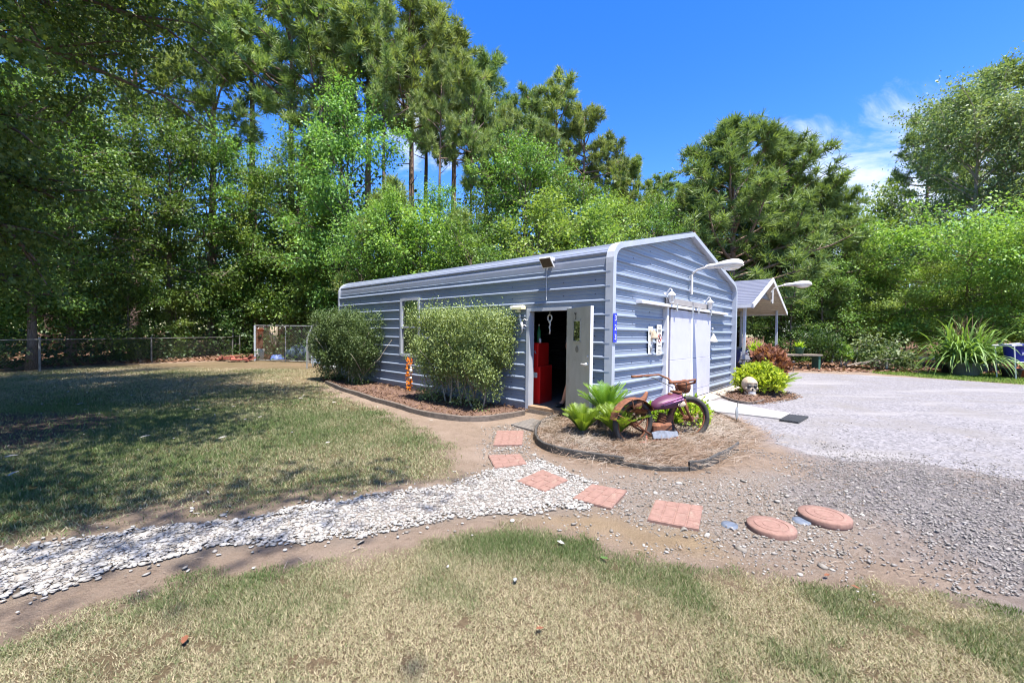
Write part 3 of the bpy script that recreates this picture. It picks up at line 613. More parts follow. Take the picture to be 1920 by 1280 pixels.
def pine(name, seed, H, h0, R, nl, lm, bm, tufts=7, nn=20, nlen=.34, nw=.030, top=.42, r0=None, el=(.0, .75), dead=4):
    r = np.random.default_rng(seed); tp = trunk_path(r, H * .97, .010); r0 = r0 or .0125 * H; mb = MB()
    mb.tube(tp, [r0 * (1 - .85 * i / 8) * (1.25 if i == 0 else 1) for i in range(9)], 8)
    C, D = [], []
    for i in range(dead):
        z = h0 * r.uniform(.55, 1.0); p, _ = along(tp, z / (H * .97)); az = r.uniform(0, 6.28); e = r.uniform(-.1, .5)
        mb.tube(limb(r, p, (math.cos(az), math.sin(az), e), R * r.uniform(.2, .5), .1, 4), [.035, .03, .022, .015, .006], 4, cap=False)
    for i in range(nl):
        f = (i + .5) / nl; z = h0 + (H * .97 - h0) * f ** .9; p, _ = along(tp, min(1, z / (H * .97)))
        az = i * 2.39996 + r.normal(0, .5); L = R * (1 - f) ** top * (.5 + .5 * min(1, f / .18)) * r.uniform(.55, 1.15) + .35
        e = el[0] + (el[1] - el[0]) * f + r.normal(0, .14)
        pts = limb(r, p, (math.cos(az) * math.cos(e), math.sin(az) * math.cos(e), math.sin(e)), L, -.35, 5, .14)
        rl = .014 + .018 * L; mb.tube(pts, [rl, rl * .85, rl * .7, rl * .5, rl * .35, rl * .2], 5, cap=False)
        for k in range(int(tufts * (.25 + .75 * min(1, L / R))) + 1):
            q, dd = along(pts, r.uniform(.32, 1.0)); d2 = unit(unit(dd) * .8 + r.normal(0, .6, 3) + np.array([0, 0, .35]))
            l2 = r.uniform(.15, .34) * L ** .7 + .1; e2 = q + d2 * l2
            mb.tube([q, e2], [.018, .008], 4, cap=False)
            d3 = unit(d2 + np.array([0, 0, .5]))
            C.append(e2); D.append(d3)
            for _ in range(2): C.append(q + (e2 - q) * r.uniform(.4, .9) + r.normal(0, .14, 3)); D.append(unit(d3 + r.normal(0, .35, 3)))
        C.append(pts[-1]); D.append(unit(np.array([0, 0, .6]) + unit(pts[-1] - pts[-2])))
    C = np.array(C); D = np.array(D); n = len(C)
    P = np.repeat(C, nn, 0) ; dn = np.repeat(D, nn, 0); u = unit(r.normal(0, 1, P.shape)); nd_ = unit(dn * .75 + u * .95)
    P = P - dn * r.uniform(0, .22, (len(P), 1))
    s = unit(np.cross(nd_, r.normal(0, 1, P.shape))) * nw * .5; Ln = nlen * r.uniform(.7, 1.2, (len(P), 1))
    V = np.stack([P - s, P + s, P + nd_ * Ln + s * .35, P + nd_ * Ln - s * .35], 1).reshape(-1, 3)
    tint = np.clip(np.repeat(r.normal(.5, .25, n), nn) + r.normal(0, .15, len(P)), 0, 1.1)
    cm = npmesh(name + '_crown', V, np.arange(len(V)).reshape(-1, 4), lm, {'tint': np.repeat(tint, 4)})
    tm = bpy.data.meshes.new(name + '_trunk'); tm.from_pydata(mb.v, [], mb.f); tm.materials.append(bm); tm.polygons.foreach_set('use_smooth', [True] * len(tm.polygons))
    return cm, tm
def plant_tree(kind, proto, H0, px, ytop, Y, label, cat='tree', group=None, rot=None, wid=1.0, H=None, base=0.0, X=None):
    "stands a tree of a known height at a spot of the yard"
    p = AT(px, ytop, Y)
    if X is not None: p[0] = X
    if H is None: H = p[2]
    s = H / H0
    t = thing(kind, label, cat, (p[0], Y, base - .05), rng.uniform(0, 6.28) if rot is None else rot, group); t.scale = (s * wid, s * wid, s)
    link('crown', proto[0], t); link('trunk', proto[1], t)
    return t
PA = [pine('pine_a', 11, 20, 11.8, 3.3, 34, M['needle'], M['pinebark'], 9, 24, .42, .042), pine('pine_b', 12, 20, 13, 2.9, 28, M['needle'], M['pinebark'], 9, 24, .42, .042), pine('pine_c', 13, 20, 10, 3.3, 38, M['needled'], M['pinebark'], 9, 24, .42, .042)]
PB = [pine('pine_d', 21, 14, 1.6, 5.2, 64, M['needled'], M['pinebark'], 13, 24, .42, .042, .60, r0=.2, el=(-.02, .95), dead=1), pine('pine_e', 22, 9, .8, 2.6, 46, M['needle'], M['pinebark'], 8, 20, .34, .034, .6, r0=.10, el=(.1, .9), dead=0)]
BA = [broadleaf('gum_a', 31, 12, 2.3, 3.4, 44, 20, 27, .155, M['broad'], M['bark'], 1.0), broadleaf('gum_b', 32, 12, 2.6, 3.9, 44, 20, 27, .155, M['broad'], M['bark'], .8), broadleaf('gum_c', 33, 12, 2.6, 3.0, 40, 20, 26, .15, M['bright'], M['bark'], 1.1)]
BS = [broadleaf('sapling_a', 41, 6, .3, 2.0, 30, 18, 24, .12, M['bright'], M['bark'], .85, .26), broadleaf('sapling_b', 42, 6, .2, 2.3, 30, 18, 24, .12, M['broad'], M['bark'], .7, .28)]
BL = broadleaf('layered', 51, 7.5, 2.0, 4.2, 40, 26, 31, .145, M['bright'], M['bark'], .8, .34, droop=.05, el=(-.02, .6), fat=.5, up=.35, zmin=1.25)
BP = broadleaf('pale_tall', 52, 17, 3.0, 5.0, 66, 26, 27, .18, M['pale'], M['palebark'], .85, .42, droop=.2)
# the big maple that overhangs the lawn
mp_ = broadleaf('maple', 61, 13.5, 3.4, 6.1, 70, 96, 19, .074, M['maple'], M['bark'], .72, .36, T_MAPLE, .30, .26, (-.12, 1.1), .5, zmin=1.75, avoid=(7.17, -1.56, 1.5, 2.8))
t = thing('maple_tree', 'large maple with drooping lobed leaves hanging over the shaded lawn', 'tree', (-8.6, 1.95, -.05), 0); t.scale = (1.2, 1.25, 1.02); link('crown', mp_[0], t); link('trunk', mp_[1], t)
t = thing('maple_tree', 'second maple further back whose leaves hang in front of the fence', 'tree', (-10.3, 6.8, -.05), 2.1); t.scale = (.84, .78, .97); link('crown', mp_[0], t); link('trunk', mp_[1], t)
pines = [  # px, top y, depth, variant, width, label
 (690, -75, 24, 1, 1.0, 'slim open pine rising highest over the left end of the blue roof'),
 (772, -5, 25, 0, 1.0, 'tall pine with long bare trunk and crooked low limbs over the blue roof'),
 (800, 70, 28, 1, .9, 'thin bare-trunked pine just right of the crooked-limbed pine'),
 (855, 55, 26.5, 0, 1.05, 'dense tall pine second in the descending skyline row'),
 (915, 95, 28, 2, .9, 'pine with ragged crown where the skyline starts to step down'),
 (990, 165, 28, 2, .95, 'dark rounded pine in the middle of the descending skyline'),
 (1045, 150, 29, 1, 1.0, 'upright pine with flat top in the middle of the skyline'),
 (1098, 205, 29, 0, .95, 'sloping-topped pine beyond the roof peak side of the skyline'),
 (1140, 255, 30, 2, .9, 'pine with a thin leaning crown low in the skyline row'),
 (1190, 300, 31, 0, 1.0, 'short-looking pine above the near end of the blue roof'),
 (1240, 328, 32, 2, 1.05, 'low pine right above the gable peak in the skyline'),
 (1285, 345, 33, 1, 1.1, 'lowest pine of the descending row beside the bushy pine'),
 (605, -90, 25, 2, 1.0, 'tall pine half behind the maple leaves at the top left'),
 (545, -60, 27, 0, 1.0, 'pine crown seen through the tips of the maple branches'),
 (470, -80, 28, 1, 1.0, 'dark pine trunk standing in the woods behind the wire kennel'),
 (400, -40, 26, 2, 1.0, 'pine deep in the woods left of the wire kennel'),
 (250, -60, 24, 0, 1.0, 'pine in the woods behind the middle of the chain-link fence'),
 (722, 20, 22.5, 1, .7, 'slim pine with bare pole trunk left of the crooked-limbed pine'),
 (828, 110, 23, 1, .65, 'narrow pine whose thin trunk stands behind the middle of the roof'),
 (885, 150, 24, 0, .7, 'small slim pine in front of the dense second pine'),
 (950, 205, 24.5, 1, .7, 'slim pine above the large rounded leafy tree'),
 (1022, 235, 25, 0, .75, 'narrow pine right of the large rounded leafy tree'),
 (1165, 330, 26, 1, .8, 'small slim pine behind the near end of the roof'),
 (640, 60, 23.5, 1, .75, 'thin pine trunk rising behind the bright green leafy tree'),
 (90, -60, 22, 2, 1.0, 'pine in the dark woods behind the near end of the fence'),
]
for px, yt, Y, v, wd, lab in pines: plant_tree('pine_tree', PA[v], 20, px, yt, Y, lab, 'pine tree', 'pines rising above the woods', wid=wd)
gums = [
 (655, 225, 21.5, 0, .95, 'bright green leafy tree rising behind the far end of the blue building'),
 (560, 300, 24, 1, .9, 'leafy tree left of the bright one behind the wire kennel'),
 (480, 330, 24.5, 2, 1.0, 'leafy tree with pale leaves above the wire kennel'),
 (735, 380, 18.5, 2, .9, 'leafy tree close behind the middle of the blue roof'),
 (830, 395, 21.5, 1, 1.0, 'broad dark leafy tree below the tall pines behind the roof'),
 (905, 405, 23, 0, 1.0, 'leafy tree right of the tall bare pine trunks'),
 (985, 300, 23, 0, 1.0, 'large rounded leafy tree above the middle of the roof'),
 (1070, 385, 22, 1, 1.0, 'dark leafy tree behind the near half of the roof'),
 (1150, 385, 23, 2, 1.0, 'bright leafy tree behind the gable corner of the roof'),
 (1225, 410, 24, 1, 1.0, 'leafy tree showing above the gable of the blue building'),
 (395, 300, 23.5, 1, 1.0, 'leafy tree behind the far end of the chain-link fence'),
 (320, 250, 21, 0, 1.0, 'leafy tree behind the second fence post'),
 (215, 280, 18.8, 1, 1.0, 'leafy tree close behind the middle of the fence'),
 (128, 200, 15.8, 0, 1.0, 'leafy tree with thick trunk behind the first fence post'),
 (55, 220, 13.9, 1, 1.0, 'leafy tree with straight brown trunk behind the near fence end'),
 (-60, 200, 14, 0, 1.0, 'leafy tree at the near edge of the fenced woods'),
]
for px, yt, Y, v, wd, lab in gums: plant_tree('broadleaf_tree', BA[v], 12, px, yt, Y, lab, 'tree', 'leafy trees along the edge of the woods', wid=wd)
saps = [
 (612, 440, 23, 0, 1.1, 'bright sapling beside the hidden back corner of the blue building'),
 (520, 470, 25, 0, 1.1, 'bright sapling behind the left end of the wire kennel'),
 (680, 450, 18, 1, 1.0, 'sapling showing over the far end of the roof'),
 (790, 440, 18.5, 0, 1.2, 'light green sapling leaning over the middle of the roof'),
 (880, 460, 18.5, 1, 1.2, 'dark sapling behind the middle of the roof'),
 (1010, 415, 19, 0, 1.2, 'bright sapling behind the roof near the solar lamp'),
 (1110, 425, 19.5, 0, 1.1, 'yellow green sapling behind the roof corner'),
 (455, 520, 24.5, 1, 1.1, 'sapling growing behind the fence gate'),
 (240, 530, 18.2, 1, 1.0, 'low sapling leaning over the chain-link fence'),
 (330, 560, 20.5, 0, 1.0, 'small bright sapling behind the second half of the fence'),
]
for px, yt, Y, v, wd, lab in saps: plant_tree('sapling', BS[v], 6, px, yt, Y, lab, 'sapling', 'saplings at the edge of the woods', wid=wd)
for px, yt, Y, wd, lab in [(735, 345, 19.6, 1.0, 'young light green pine behind the middle of the roof'), (585, 290, 24.5, .8, 'young yellow green pine left of the bright leafy tree'), (1060, 420, 20, 1.1, 'young pine with drooping tufts behind the roof'), (860, 400, 20.5, .9, 'young pine among the leafy trees right of the bare trunks')]:
    plant_tree('young_pine', PB[1], 9, px, yt, Y, lab, 'pine tree', 'young pines at the edge of the woods', wid=wd)
# right side
for px, yt, Y, wd, lab in [(1378, 232, 25, 1.2, 'big bushy pine standing right of the blue gable'), (1468, 262, 27, 1.15, 'bushy pine with twin-looking top behind the big one'), (1548, 345, 26, 1.05, 'lower bushy pine sloping down towards the gap of sky'), (1300, 350, 29, .9, 'bushy pine half hidden behind the blue gable')]:
    plant_tree('bushy_pine', PB[0], 14, px, yt, Y, lab, 'pine tree', 'bushy pines right of the building', wid=wd)
plant_tree('pale_tree', BP, 17, 1838, 205, 27, 'tall pale-leaved tree with thin grey trunks at the right edge', 'tree', wid=.95)
plant_tree('pale_tree', BP, 17, 1960, 230, 25, 'pale-leaved tree cut off by the right edge of the view', 'tree', wid=1.0)
plant_tree('layered_tree', BL, 7.5, 1815, 445, 21, 'bright green tree with layered branches behind the potted grasses', 'tree', wid=1.15)
plant_tree('layered_tree', BL, 7.5, 1700, 520, 23, 'bright layered tree left of the potted grasses', 'tree', wid=.95)
plant_tree('layered_tree', BL, 7.5, 1910, 470, 19.5, 'bright layered tree over the blue bucket', 'tree', wid=1.0)
plant_tree('pine_tree', PA[2], 20, 1885, 118, 34, 'dark pine behind the pale tree at the top right', 'pine tree', wid=1.6)
plant_tree('pine_tree', PA[1], 20, 1742, 215, 33, 'small-crowned pine peeping left of the pale tree', 'pine tree', wid=.9)
for px, yt, Y, wd, lab in [(1545, 520, 24, 1.1, 'leafy tree low beside the carport post'), (1610, 440, 26, 1.0, 'light leafy tree in the gap right of the bushy pines'), (1655, 405, 30, .9, 'thin leafy tree against the cloud in the gap'), (1485, 545, 22.5, 1.0, 'leafy sapling directly behind the carport')]:
    plant_tree('sapling', BS[0 if Y > 25 else 1], 6, px, yt, Y, lab, 'sapling', 'saplings behind the far side of the drive', wid=wd)
for px, Y, v, H, lab in [(1445, 29, 0, 12, 'leafy tree filling in behind the carport roof'), (1390, 33, 1, 12, 'leafy tree deep behind the blue gable'), (1590, 33, 1, 10, 'leafy tree deep behind the fallen branches'), (1690, 32, 0, 10, 'leafy tree deep in the woods on the right'), (1780, 34, 1, 12, 'leafy tree deep behind the potted grasses')]:
    plant_tree('broadleaf_tree', BA[v], 12, px, 400, Y, lab, 'tree', 'leafy trees along the edge of the woods', H=H)
# the rest of the woods behind, one mass
def woods(name, n, xr, yr, hmax, m, label, seed, trunks):
    r = np.random.default_rng(seed); x = r.uniform(*xr, n); y = r.uniform(*yr, n); k = polysd(x, y, P_drive) < -1; x, y = x[k], y[k]; n = len(x)
    h = trunks + hmax * r.beta(1.3, 1.6, n) * (.75 + .5 * fbm(x * .2, y * .2, seed)); nl = 26
    C = np.repeat(np.stack([x, y, h + .3], -1), nl, 0) + r.normal(0, 1, (n * nl, 3)) * np.array([.55, .55, .32])
    C = C[C[:, 2] > .1]
    V, F = leaves(C, r.normal(0, .7, C.shape) + np.array([0, 0, -.2]), r.normal(0, .6, C.shape) + np.array([0, 0, 1.0]), r.uniform(.18, .36, len(C)), T_DIAMOND)
    tint = np.clip(r.normal(.45, .28, len(C)), 0, 1); o = link(name, npmesh(name, V, F, m, {'tint': np.repeat(tint, 4)}), label=label, cat='woods', kind='stuff')
    return o
woods('distant_woods', 5200, (-48, 10), (24, 44), 11, M['woods'], 'far green woods filling the gaps between the trees', 5, 0)
woods('distant_woods_left', 2600, (-70, -24), (-6, 26), 11, M['woods'], 'far green woods beyond the near end of the chain-link fence', 8, 0).name = 'distant_woods'
woods('distant_woods_right', 2600, (9, 70), (44, 60), 9.5, M['woods'], 'far green woods beyond the fallen leaves on the right', 6, 1.4).name = 'distant_woods'
def undergrowth(n, fn, hmax, seed, label, m, sz=(.08, .18)):
    r = np.random.default_rng(seed); P = fn(r, n); n = len(P); nl = 24
    h = hmax * r.beta(1.2, 2.2, n)
    C = np.repeat(np.stack([P[:, 0], P[:, 1], h], -1), nl, 0) + r.normal(0, 1, (n * nl, 3)) * np.array([.28, .28, .16]); C = C[C[:, 2] > .03]
    V, F = leaves(C, r.normal(0, .7, C.shape) + np.array([0, 0, .1]), r.normal(0, .6, C.shape) + np.array([0, 0, 1.0]), r.uniform(*sz, len(C)), T_DIAMOND)
    link('undergrowth', npmesh('undergrowth', V, F, m, {'tint': np.repeat(np.clip(r.normal(.45, .28, len(C)), 0, 1), 4)}), label=label, cat='undergrowth', kind='stuff')
def along_fence(r, n):
    f = r.uniform(-.35, 1.15, n); a = G(0, 700); c = G(440, 668); d = (c - a); q = a[None] + d[None] * f[:, None]; nn = np.array([d[1], -d[0], 0]); nn = -nn / np.linalg.norm(nn); nn = nn if nn[1] > 0 else -nn
    return q + nn[None] * (.4 + r.exponential(2.6, n))[:, None]
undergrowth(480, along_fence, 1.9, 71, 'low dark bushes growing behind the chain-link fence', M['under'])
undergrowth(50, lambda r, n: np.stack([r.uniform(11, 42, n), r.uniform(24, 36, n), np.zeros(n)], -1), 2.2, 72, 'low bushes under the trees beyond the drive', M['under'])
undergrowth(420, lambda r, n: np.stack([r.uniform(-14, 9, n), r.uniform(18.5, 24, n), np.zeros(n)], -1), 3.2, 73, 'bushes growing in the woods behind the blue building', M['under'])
# ------------------------------------------------------------------ the blue metal building
WID, LEN, RIB = 7.15, 9.45, .2286
bld = thing('metal_building', 'long blue grey metal building with ribbed siding and rounded eaves', 'building', BC, BROT)
def ribpts(z0, z1, d=.036, ph=.158, extra=()):
    pts = []
    k0 = int((z0 - ph) / RIB) - 1; k1 = int((z1 - ph) / RIB) + 2
    for k in range(k0, k1):
        zr = ph + k * RIB
        pts += [(zr - .022, 0), (zr - .010, d), (zr + .010, d), (zr + .036, 0)]
        for q in (.098, .160): pts += [(zr + q - .010, 0), (zr + q, .006), (zr + q + .010, 0)]
    pts.sort(); zs = np.array([p[0] for p in pts]); os_ = np.array([p[1] for p in pts])
    z = sorted(set([z0, z1] + [float(e) for e in extra if z0 < e < z1] + [float(q) for q in zs if z0 < q < z1]))
    return [(q, float(np.interp(q, zs, os_))) for q in z]
EAVE = [(0, 2.58), (.004, 2.66), (.03, 2.745), (.085, 2.82), (.17, 2.88), (.30, 2.925)]
PEAK = (WID / 2, 3.69)
PROF = EAVE + [PEAK] + [(WID - a, z) for a, z in EAVE[::-1]]
def lim(z):
    zs = [p[1] for p in EAVE] + [PEAK[1]]; As = [p[0] for p in EAVE] + [PEAK[0]]
    return float(np.interp(z, zs, As))
def side_sheet(mb, b0, b1, z0, z1, out=-1, a=0.0):
    p = ribpts(z0, z1)
    vs = []; fs = []
    for z, o in p: vs += [(a + out * o, b0, z), (a + out * o, b1, z)]
    for i in range(len(p) - 1): fs.append((2 * i, 2 * i + 2, 2 * i + 3, 2 * i + 1))
    mb.add(vs, fs)
DB0, DB1, DZ0, DZ1 = .80, 1.70, .10, 1.88
WB0, WB1, WZ0, WZ1 = 5.18, 5.93, .88, 2.25
mb = MB()
side_sheet(mb, .03, DB0, 0, 2.58); side_sheet(mb, DB0, DB1, DZ1, 2.58); side_sheet(mb, DB1, WB0, 0, 2.58); side_sheet(mb, WB0, WB1, 0, WZ0); side_sheet(mb, WB0, WB1, WZ1, 2.58); side_sheet(mb, WB1, LEN, 0, 2.58)
obj('side_wall', mb, M['siding'], bld)
mb = MB(); side_sheet(mb, .03, LEN, 0, 2.58, 1, WID); obj('side_wall', mb, M['siding'], bld)
GA0, GA1, GZ = 2.26, 5.02, 2.02
def gable(mb, b, out, opening):
    p = ribpts(0, PEAK[1] - .01, extra=[GZ])
    for (z, o), (z2, o2) in zip(p[:-1], p[1:]):
        l0, l1 = lim(z), lim(z2); y0, y1 = b + out * o, b + out * o2
        segs = [(l0, l1, WID - l0, WID - l1)]
        if opening and z2 <= GZ + 1e-6: segs = [(l0, l1, GA0, GA0), (GA1, GA1, WID - l0, WID - l1)]
        for a0, a1, c0, c1 in segs: mb.add([(a0, y0, z), (c0, y0, z), (c1, y1, z2), (a1, y1, z2)], [(0, 1, 2, 3)])
mb = MB(); gable(mb, .11, -1, True); obj('gable_wall', mb, M['siding'], bld)
mb = MB(); gable(mb, LEN - .05, 1, False); obj('gable_wall', mb, M['siding'], bld)
# roof: the wall sheet rolls over the eave, ribs run along the length
def resample(path, step):
    P = [np.array(p, float) for p in path]; L = [0]
    for i in range(1, len(P)): L.append(L[-1] + np.linalg.norm(P[i] - P[i - 1]))
    return P, np.array(L)
P_, L_ = resample(EAVE + [PEAK], 1)
mb = MB()
half = []
s_list = [(s, 0) for s in L_]
k = 0
for sr in np.arange(.17, L_[-1] - .05, RIB):
    s_list += [(sr - .030, 0), (sr - .012, .022), (sr + .012, .022), (sr + .030, 0)]
    for q in (.085, .142): s_list += [(sr + q - .01, 0), (sr + q, .005), (sr + q + .01, 0)]
ss = sorted(set([round(x[0], 5) for x in s_list if 0 <= x[0] <= L_[-1]])); so_ = sorted(s_list); so_x = [x[0] for x in so_ if True]; so_y = [x[1] for x in so_]
hp = []
A_px = np.array([p[0] for p in P_]); A_pz = np.array([p[1] for p in P_])
for s in ss:
    a = np.interp(s, L_, A_px); z = np.interp(s, L_, A_pz); a2 = np.interp(s + .02, L_, A_px); z2 = np.interp(s + .02, L_, A_pz); a1 = np.interp(s - .02, L_, A_px); z1 = np.interp(s - .02, L_, A_pz)
    tv = np.array([a2 - a1, z2 - z1]); tv /= np.linalg.norm(tv); o = np.interp(s, so_x, so_y); hp.append((a - tv[1] * o, z + tv[0] * o))
full = hp + [(WID - a, z) for a, z in hp[::-1]]
vs = []; fs = []
for a, z in full: vs += [(a, 0.0, z), (a, LEN, z)]
for i in range(len(full) - 1): fs.append((2 * i, 2 * i + 2, 2 * i + 3, 2 * i + 1))
mb.add(vs, fs); roof = obj('roof', mb, M['roofmetal'], bld)
mb = MB(); mb.obox((PEAK[0], LEN / 2, PEAK[1] + .012), (.10, 0, -.02), (0, LEN / 2, 0), (.0, 0, .006)); mb.obox((PEAK[0] + .1, LEN / 2, PEAK[1] + .004), (.10, 0, -.022), (0, LEN / 2, 0), (0, 0, .006)); obj('ridge_cap', mb, M['roofmetal'], roof)
def rake(b0, b1, face):
    "L-shaped trim that follows the whole outline of a gable"
    path = [(0, .0)] + EAVE + [PEAK] + [(WID - a, z) for a, z in EAVE[::-1]] + [(WID, .0)]
    n = len(path); inner = []; outer = []
    for i, (a, z) in enumerate(path):
        p0 = np.array(path[max(i - 1, 0)], float); p1 = np.array(path[min(i + 1, n - 1)], float); t = (p1 - p0) / np.linalg.norm(p1 - p0); nr = np.array([-t[1], t[0]])
        outer.append(np.array([a, z]) + nr * .034); inner.append(np.array([a, z]) - nr * .060)
    vs = []; fs = []
    for i in range(n):
        o, q = outer[i], inner[i]; vs += [(o[0], b1, o[1]), (o[0], b0, o[1]), (q[0], b0, q[1]), (q[0], b1, q[1])]
    for i in range(n - 1):
        for k in range(4): fs.append((4 * i + k, 4 * i + (k + 1) % 4, 4 * i + 4 + (k + 1) % 4, 4 * i + 4 + k))
    fs += [(3, 2, 1, 0), (4 * n - 4, 4 * n - 3, 4 * n - 2, 4 * n - 1)]
    m = MB(); m.add(vs, fs); return m
obj('gable_trim', rake(-.02, .115, 0), M['trim'], bld)
obj('gable_trim', rake(LEN - .06, LEN + .03, 0), M['trim'], bld)
mb = MB()
for b in (.95, 2.15, 3.4, 4.6, 6.9, 8.1, 9.0, .32):
    for k in range(1, 11):
        z = .158 + k * RIB - .115
        if (DB0 - .1 < b < DB1 + .1 and z < 2) or (WB0 - .1 < b < WB1 + .1): continue
        mb.ball((-.004, b, z), .0085, 6, 4)
for a in (.9, 1.6, 5.6, 6.4, 2.9, 4.2):
    for k in range(1, 15):
        z = .158 + k * RIB - .115
        if z > 2.72 + .2 * min(a, WID - a) or (GA0 - .3 < a < GA1 + .2 and z < 2.2): continue
        mb.ball((a, .106, z), .0085, 6, 4)
o = obj('screws', mb, M['black'], bld); o['kind'] = 'stuff'
mb = MB(); mb.box(.03, WID - .03, .12, LEN - .08, -.02, .095); obj('floor', mb, M['plank'], bld)
# personnel door in the long side
fr = MB()
for b0, b1, z0, z1 in ((DB0 - .035, DB0 + .02, .0, DZ1 + .03), (DB1 - .02, DB1 + .05, .0, DZ1 + .03), (DB0 + .02, DB1 - .02, DZ1 - .03, DZ1 + .03)): fr.box(-.045, .10, b0, b1, z0, z1)
obj('door_frame', fr, M['trim'], bld)
mb = MB(); mb.box(-.05, .12, DB0 + .02, DB1 - .02, .055, .105); obj('threshold', mb, M['wood'], bld)
mb = MB(); mb.box(-.06, -.0, DB0 - .3, DB1 + .02, -.02, .052); obj('sill_board', mb, M['plank'], bld)
th = math.radians(31); dd = np.array([-math.sin(th), -math.cos(th), 0]); dn = np.array([-math.cos(th), math.sin(th), 0])
H0 = np.array([-.055, DB0 + .01, 0]); DL = .86
mb = MB(); mb.obox(H0 + dd * DL / 2 + np.array([0, 0, (.12 + 1.87) / 2]), dd * DL / 2, dn * .022, (0, 0, (1.87 - .12) / 2)); door = obj('door', mb, M['doorgrey'], bld)
def dface(u, z, off=.023): return H0 + dd * u + dn * off + np.array([0, 0, z])
mb = MB(); mb.obox(H0 + dd * (DL + .003) + np.array([0, 0, .995]), dd * .004, dn * .0245, (0, 0, .876)); obj('door_edge', mb, M['white'], door)
mb = MB(); mb.obox(dface(.40, 1.49, .024), dd * .13, dn * .004, (0, 0, .16)); obj('pane', mb, M['pane'], door)
mb = MB()
for u, z, du, dz in ((.27, 1.49, .012, .18), (.53, 1.49, .012, .18), (.40, 1.66, .142, .012), (.40, 1.32, .142, .012)): mb.obox(dface(u, z, .025), dd * du, dn * .007, (0, 0, dz))
obj('pane_frame', mb, M['doorgrey'], door)
mb = MB(); mb.tube([dface(.78, .98, .02), dface(.78, .98, .06), dface(.765, .98, .07), dface(.66, .98, .07)], [.028, .024, .015, .011], 10); obj('door_handle', mb, M['alu'], door); mb = MB(); mb.tube([dface(.785, 1.10, .02), dface(.785, 1.10, .035)], .024, 10); obj('deadbolt', mb, M['alu'], door)
mb = MB(); mb.tube([dface(.36, 1.78, .02), dface(.36, 1.78, .045)], [.012, .02], 8); mb.tube([dface(.36, 1.77, .035), dface(.37, 1.72, .03), dface(.36, 1.68, .028)], .006, 5); obj('door_hook', mb, M['black'], door)
mb = MB(); mb.tube([dface(.41, 1.20, .0225), dface(.41, 1.20, .026)], .055, 14); obj('round_stain', mb, pm('stain', (.24, .23, .19), rough=.8), door)
# window in the long side
wf = MB()
for b0, b1, z0, z1 in ((WB0 - .03, WB0 + .03, WZ0 - .03, WZ1 + .03), (WB1 - .03, WB1 + .05, WZ0 - .03, WZ1 + .03), (WB0 + .03, WB1 - .03, WZ1 - .03, WZ1 + .03), (WB0 + .03, WB1 - .03, WZ0 - .05, WZ0 + .02), (WB0 + .03, WB1 - .03, 1.545, 1.58)): wf.box(-.05, .04, b0, b1, z0, z1)
win = obj('window', wf, M['trim'], bld)
mb = MB(); mb.box(-.012, -.004, WB0 + .02, WB1 - .02, WZ0, WZ1); obj('pane', mb, M['pane'], win)
# sliding doors in the gable
mb = MB(); mb.box(GA0 - .02, GA0 + .07, .02, .14, .0, GZ + .02); obj('door_jamb', mb, M['white'], bld); mb = MB(); mb.box(GA1 - .02, GA1 + .02, .05, .14, 0, GZ); obj('door_jamb', mb, M['white'], bld)
mb = MB(); mb.box(GA0 + .07, GA0 + .19, .06, .12, .02, GZ); obj('dark_gap', mb, M['maroon'], bld)
for a0, a1, lo in ((GA0 + .19, 3.62, 0), (3.78, GA1 - .02, 0)):
    mb = MB(); mb.bbox(a0, a1, .03, .075, .04, .215, .004); mb.bbox(a0, a1, .028, .075, .222, .93, .004); mb.bbox(a0, a1, .030, .075, .938, 1.98, .004); obj('sliding_door', mb, M['panel'], bld)
mb = MB(); mb.bbox(3.63, 3.77, .022, .07, .03, 1.98, .006); mb.box(3.685, 3.70, .014, .024, .05, 1.96); obj('centre_strip', mb, M['white'], bld)
mb = MB(); mb.bbox(.98, 6.25, -.035, .085, 2.005, 2.055, .006); obj('door_track', mb, M['white'], bld)
mb = MB(); mb.bbox(2.30, 3.66, .03, .085, 2.085, 2.20, .006); mb.bbox(3.68, 4.80, .03, .085, 2.085, 2.20, .006); obj('header_board', mb, M['paleconc'], bld)
for a in (3.52, 3.9, 2.6, 4.8):
    mb = MB(); mb.bbox(a - .03, a + .03, -.045, -.02, 1.94, 2.09, .005); obj('track_hanger', mb, M['galv'], bld)
# house number
def text(s, name, m, parent, loc, axx, axz, size, ext=.002):
    cu = bpy.data.curves.new(name, 'FONT'); cu.body = s; cu.size = size; cu.extrude = ext; cu.align_x = 'CENTER'; cu.align_y = 'CENTER'; cu.materials.append(m)
    o = bpy.data.objects.new(name, cu); COL.objects.link(o)
    if parent: o.parent = parent
    x = np.array(axx, float); z = np.array(axz, float); y = z; n = np.cross(x, y)
    o.matrix_local = Matrix((( x[0], y[0], n[0], loc[0]), (x[1], y[1], n[1], loc[1]), (x[2], y[2], n[2], loc[2]), (0, 0, 0, 1)))
    bpy.context.view_layer.update(); me = bpy.data.meshes.new_from_object(o.evaluated_get(bpy.context.evaluated_depsgraph_get())); mw = o.matrix_local.copy(); bpy.data.objects.remove(o)
    o = bpy.data.objects.new(name, me); COL.objects.link(o)
    if parent: o.parent = parent
    o.matrix_local = mw; return o
t = thing('house_number_sign', 'narrow blue plate with white numbers 323 on the corner post', 'sign', B(.02, -.028, 1.32), BROT)
mb = MB(); mb.bbox(-.055, .055, -.012, 0, 0, .46, .004); obj('plate', mb, M['blue_sign'], t)
for i, ch in enumerate('323'): text(ch, 'numeral', M['white'], t, (.008, -.014, .38 - .15 * i), (1, 0, 0), (0, 0, 1), .125)
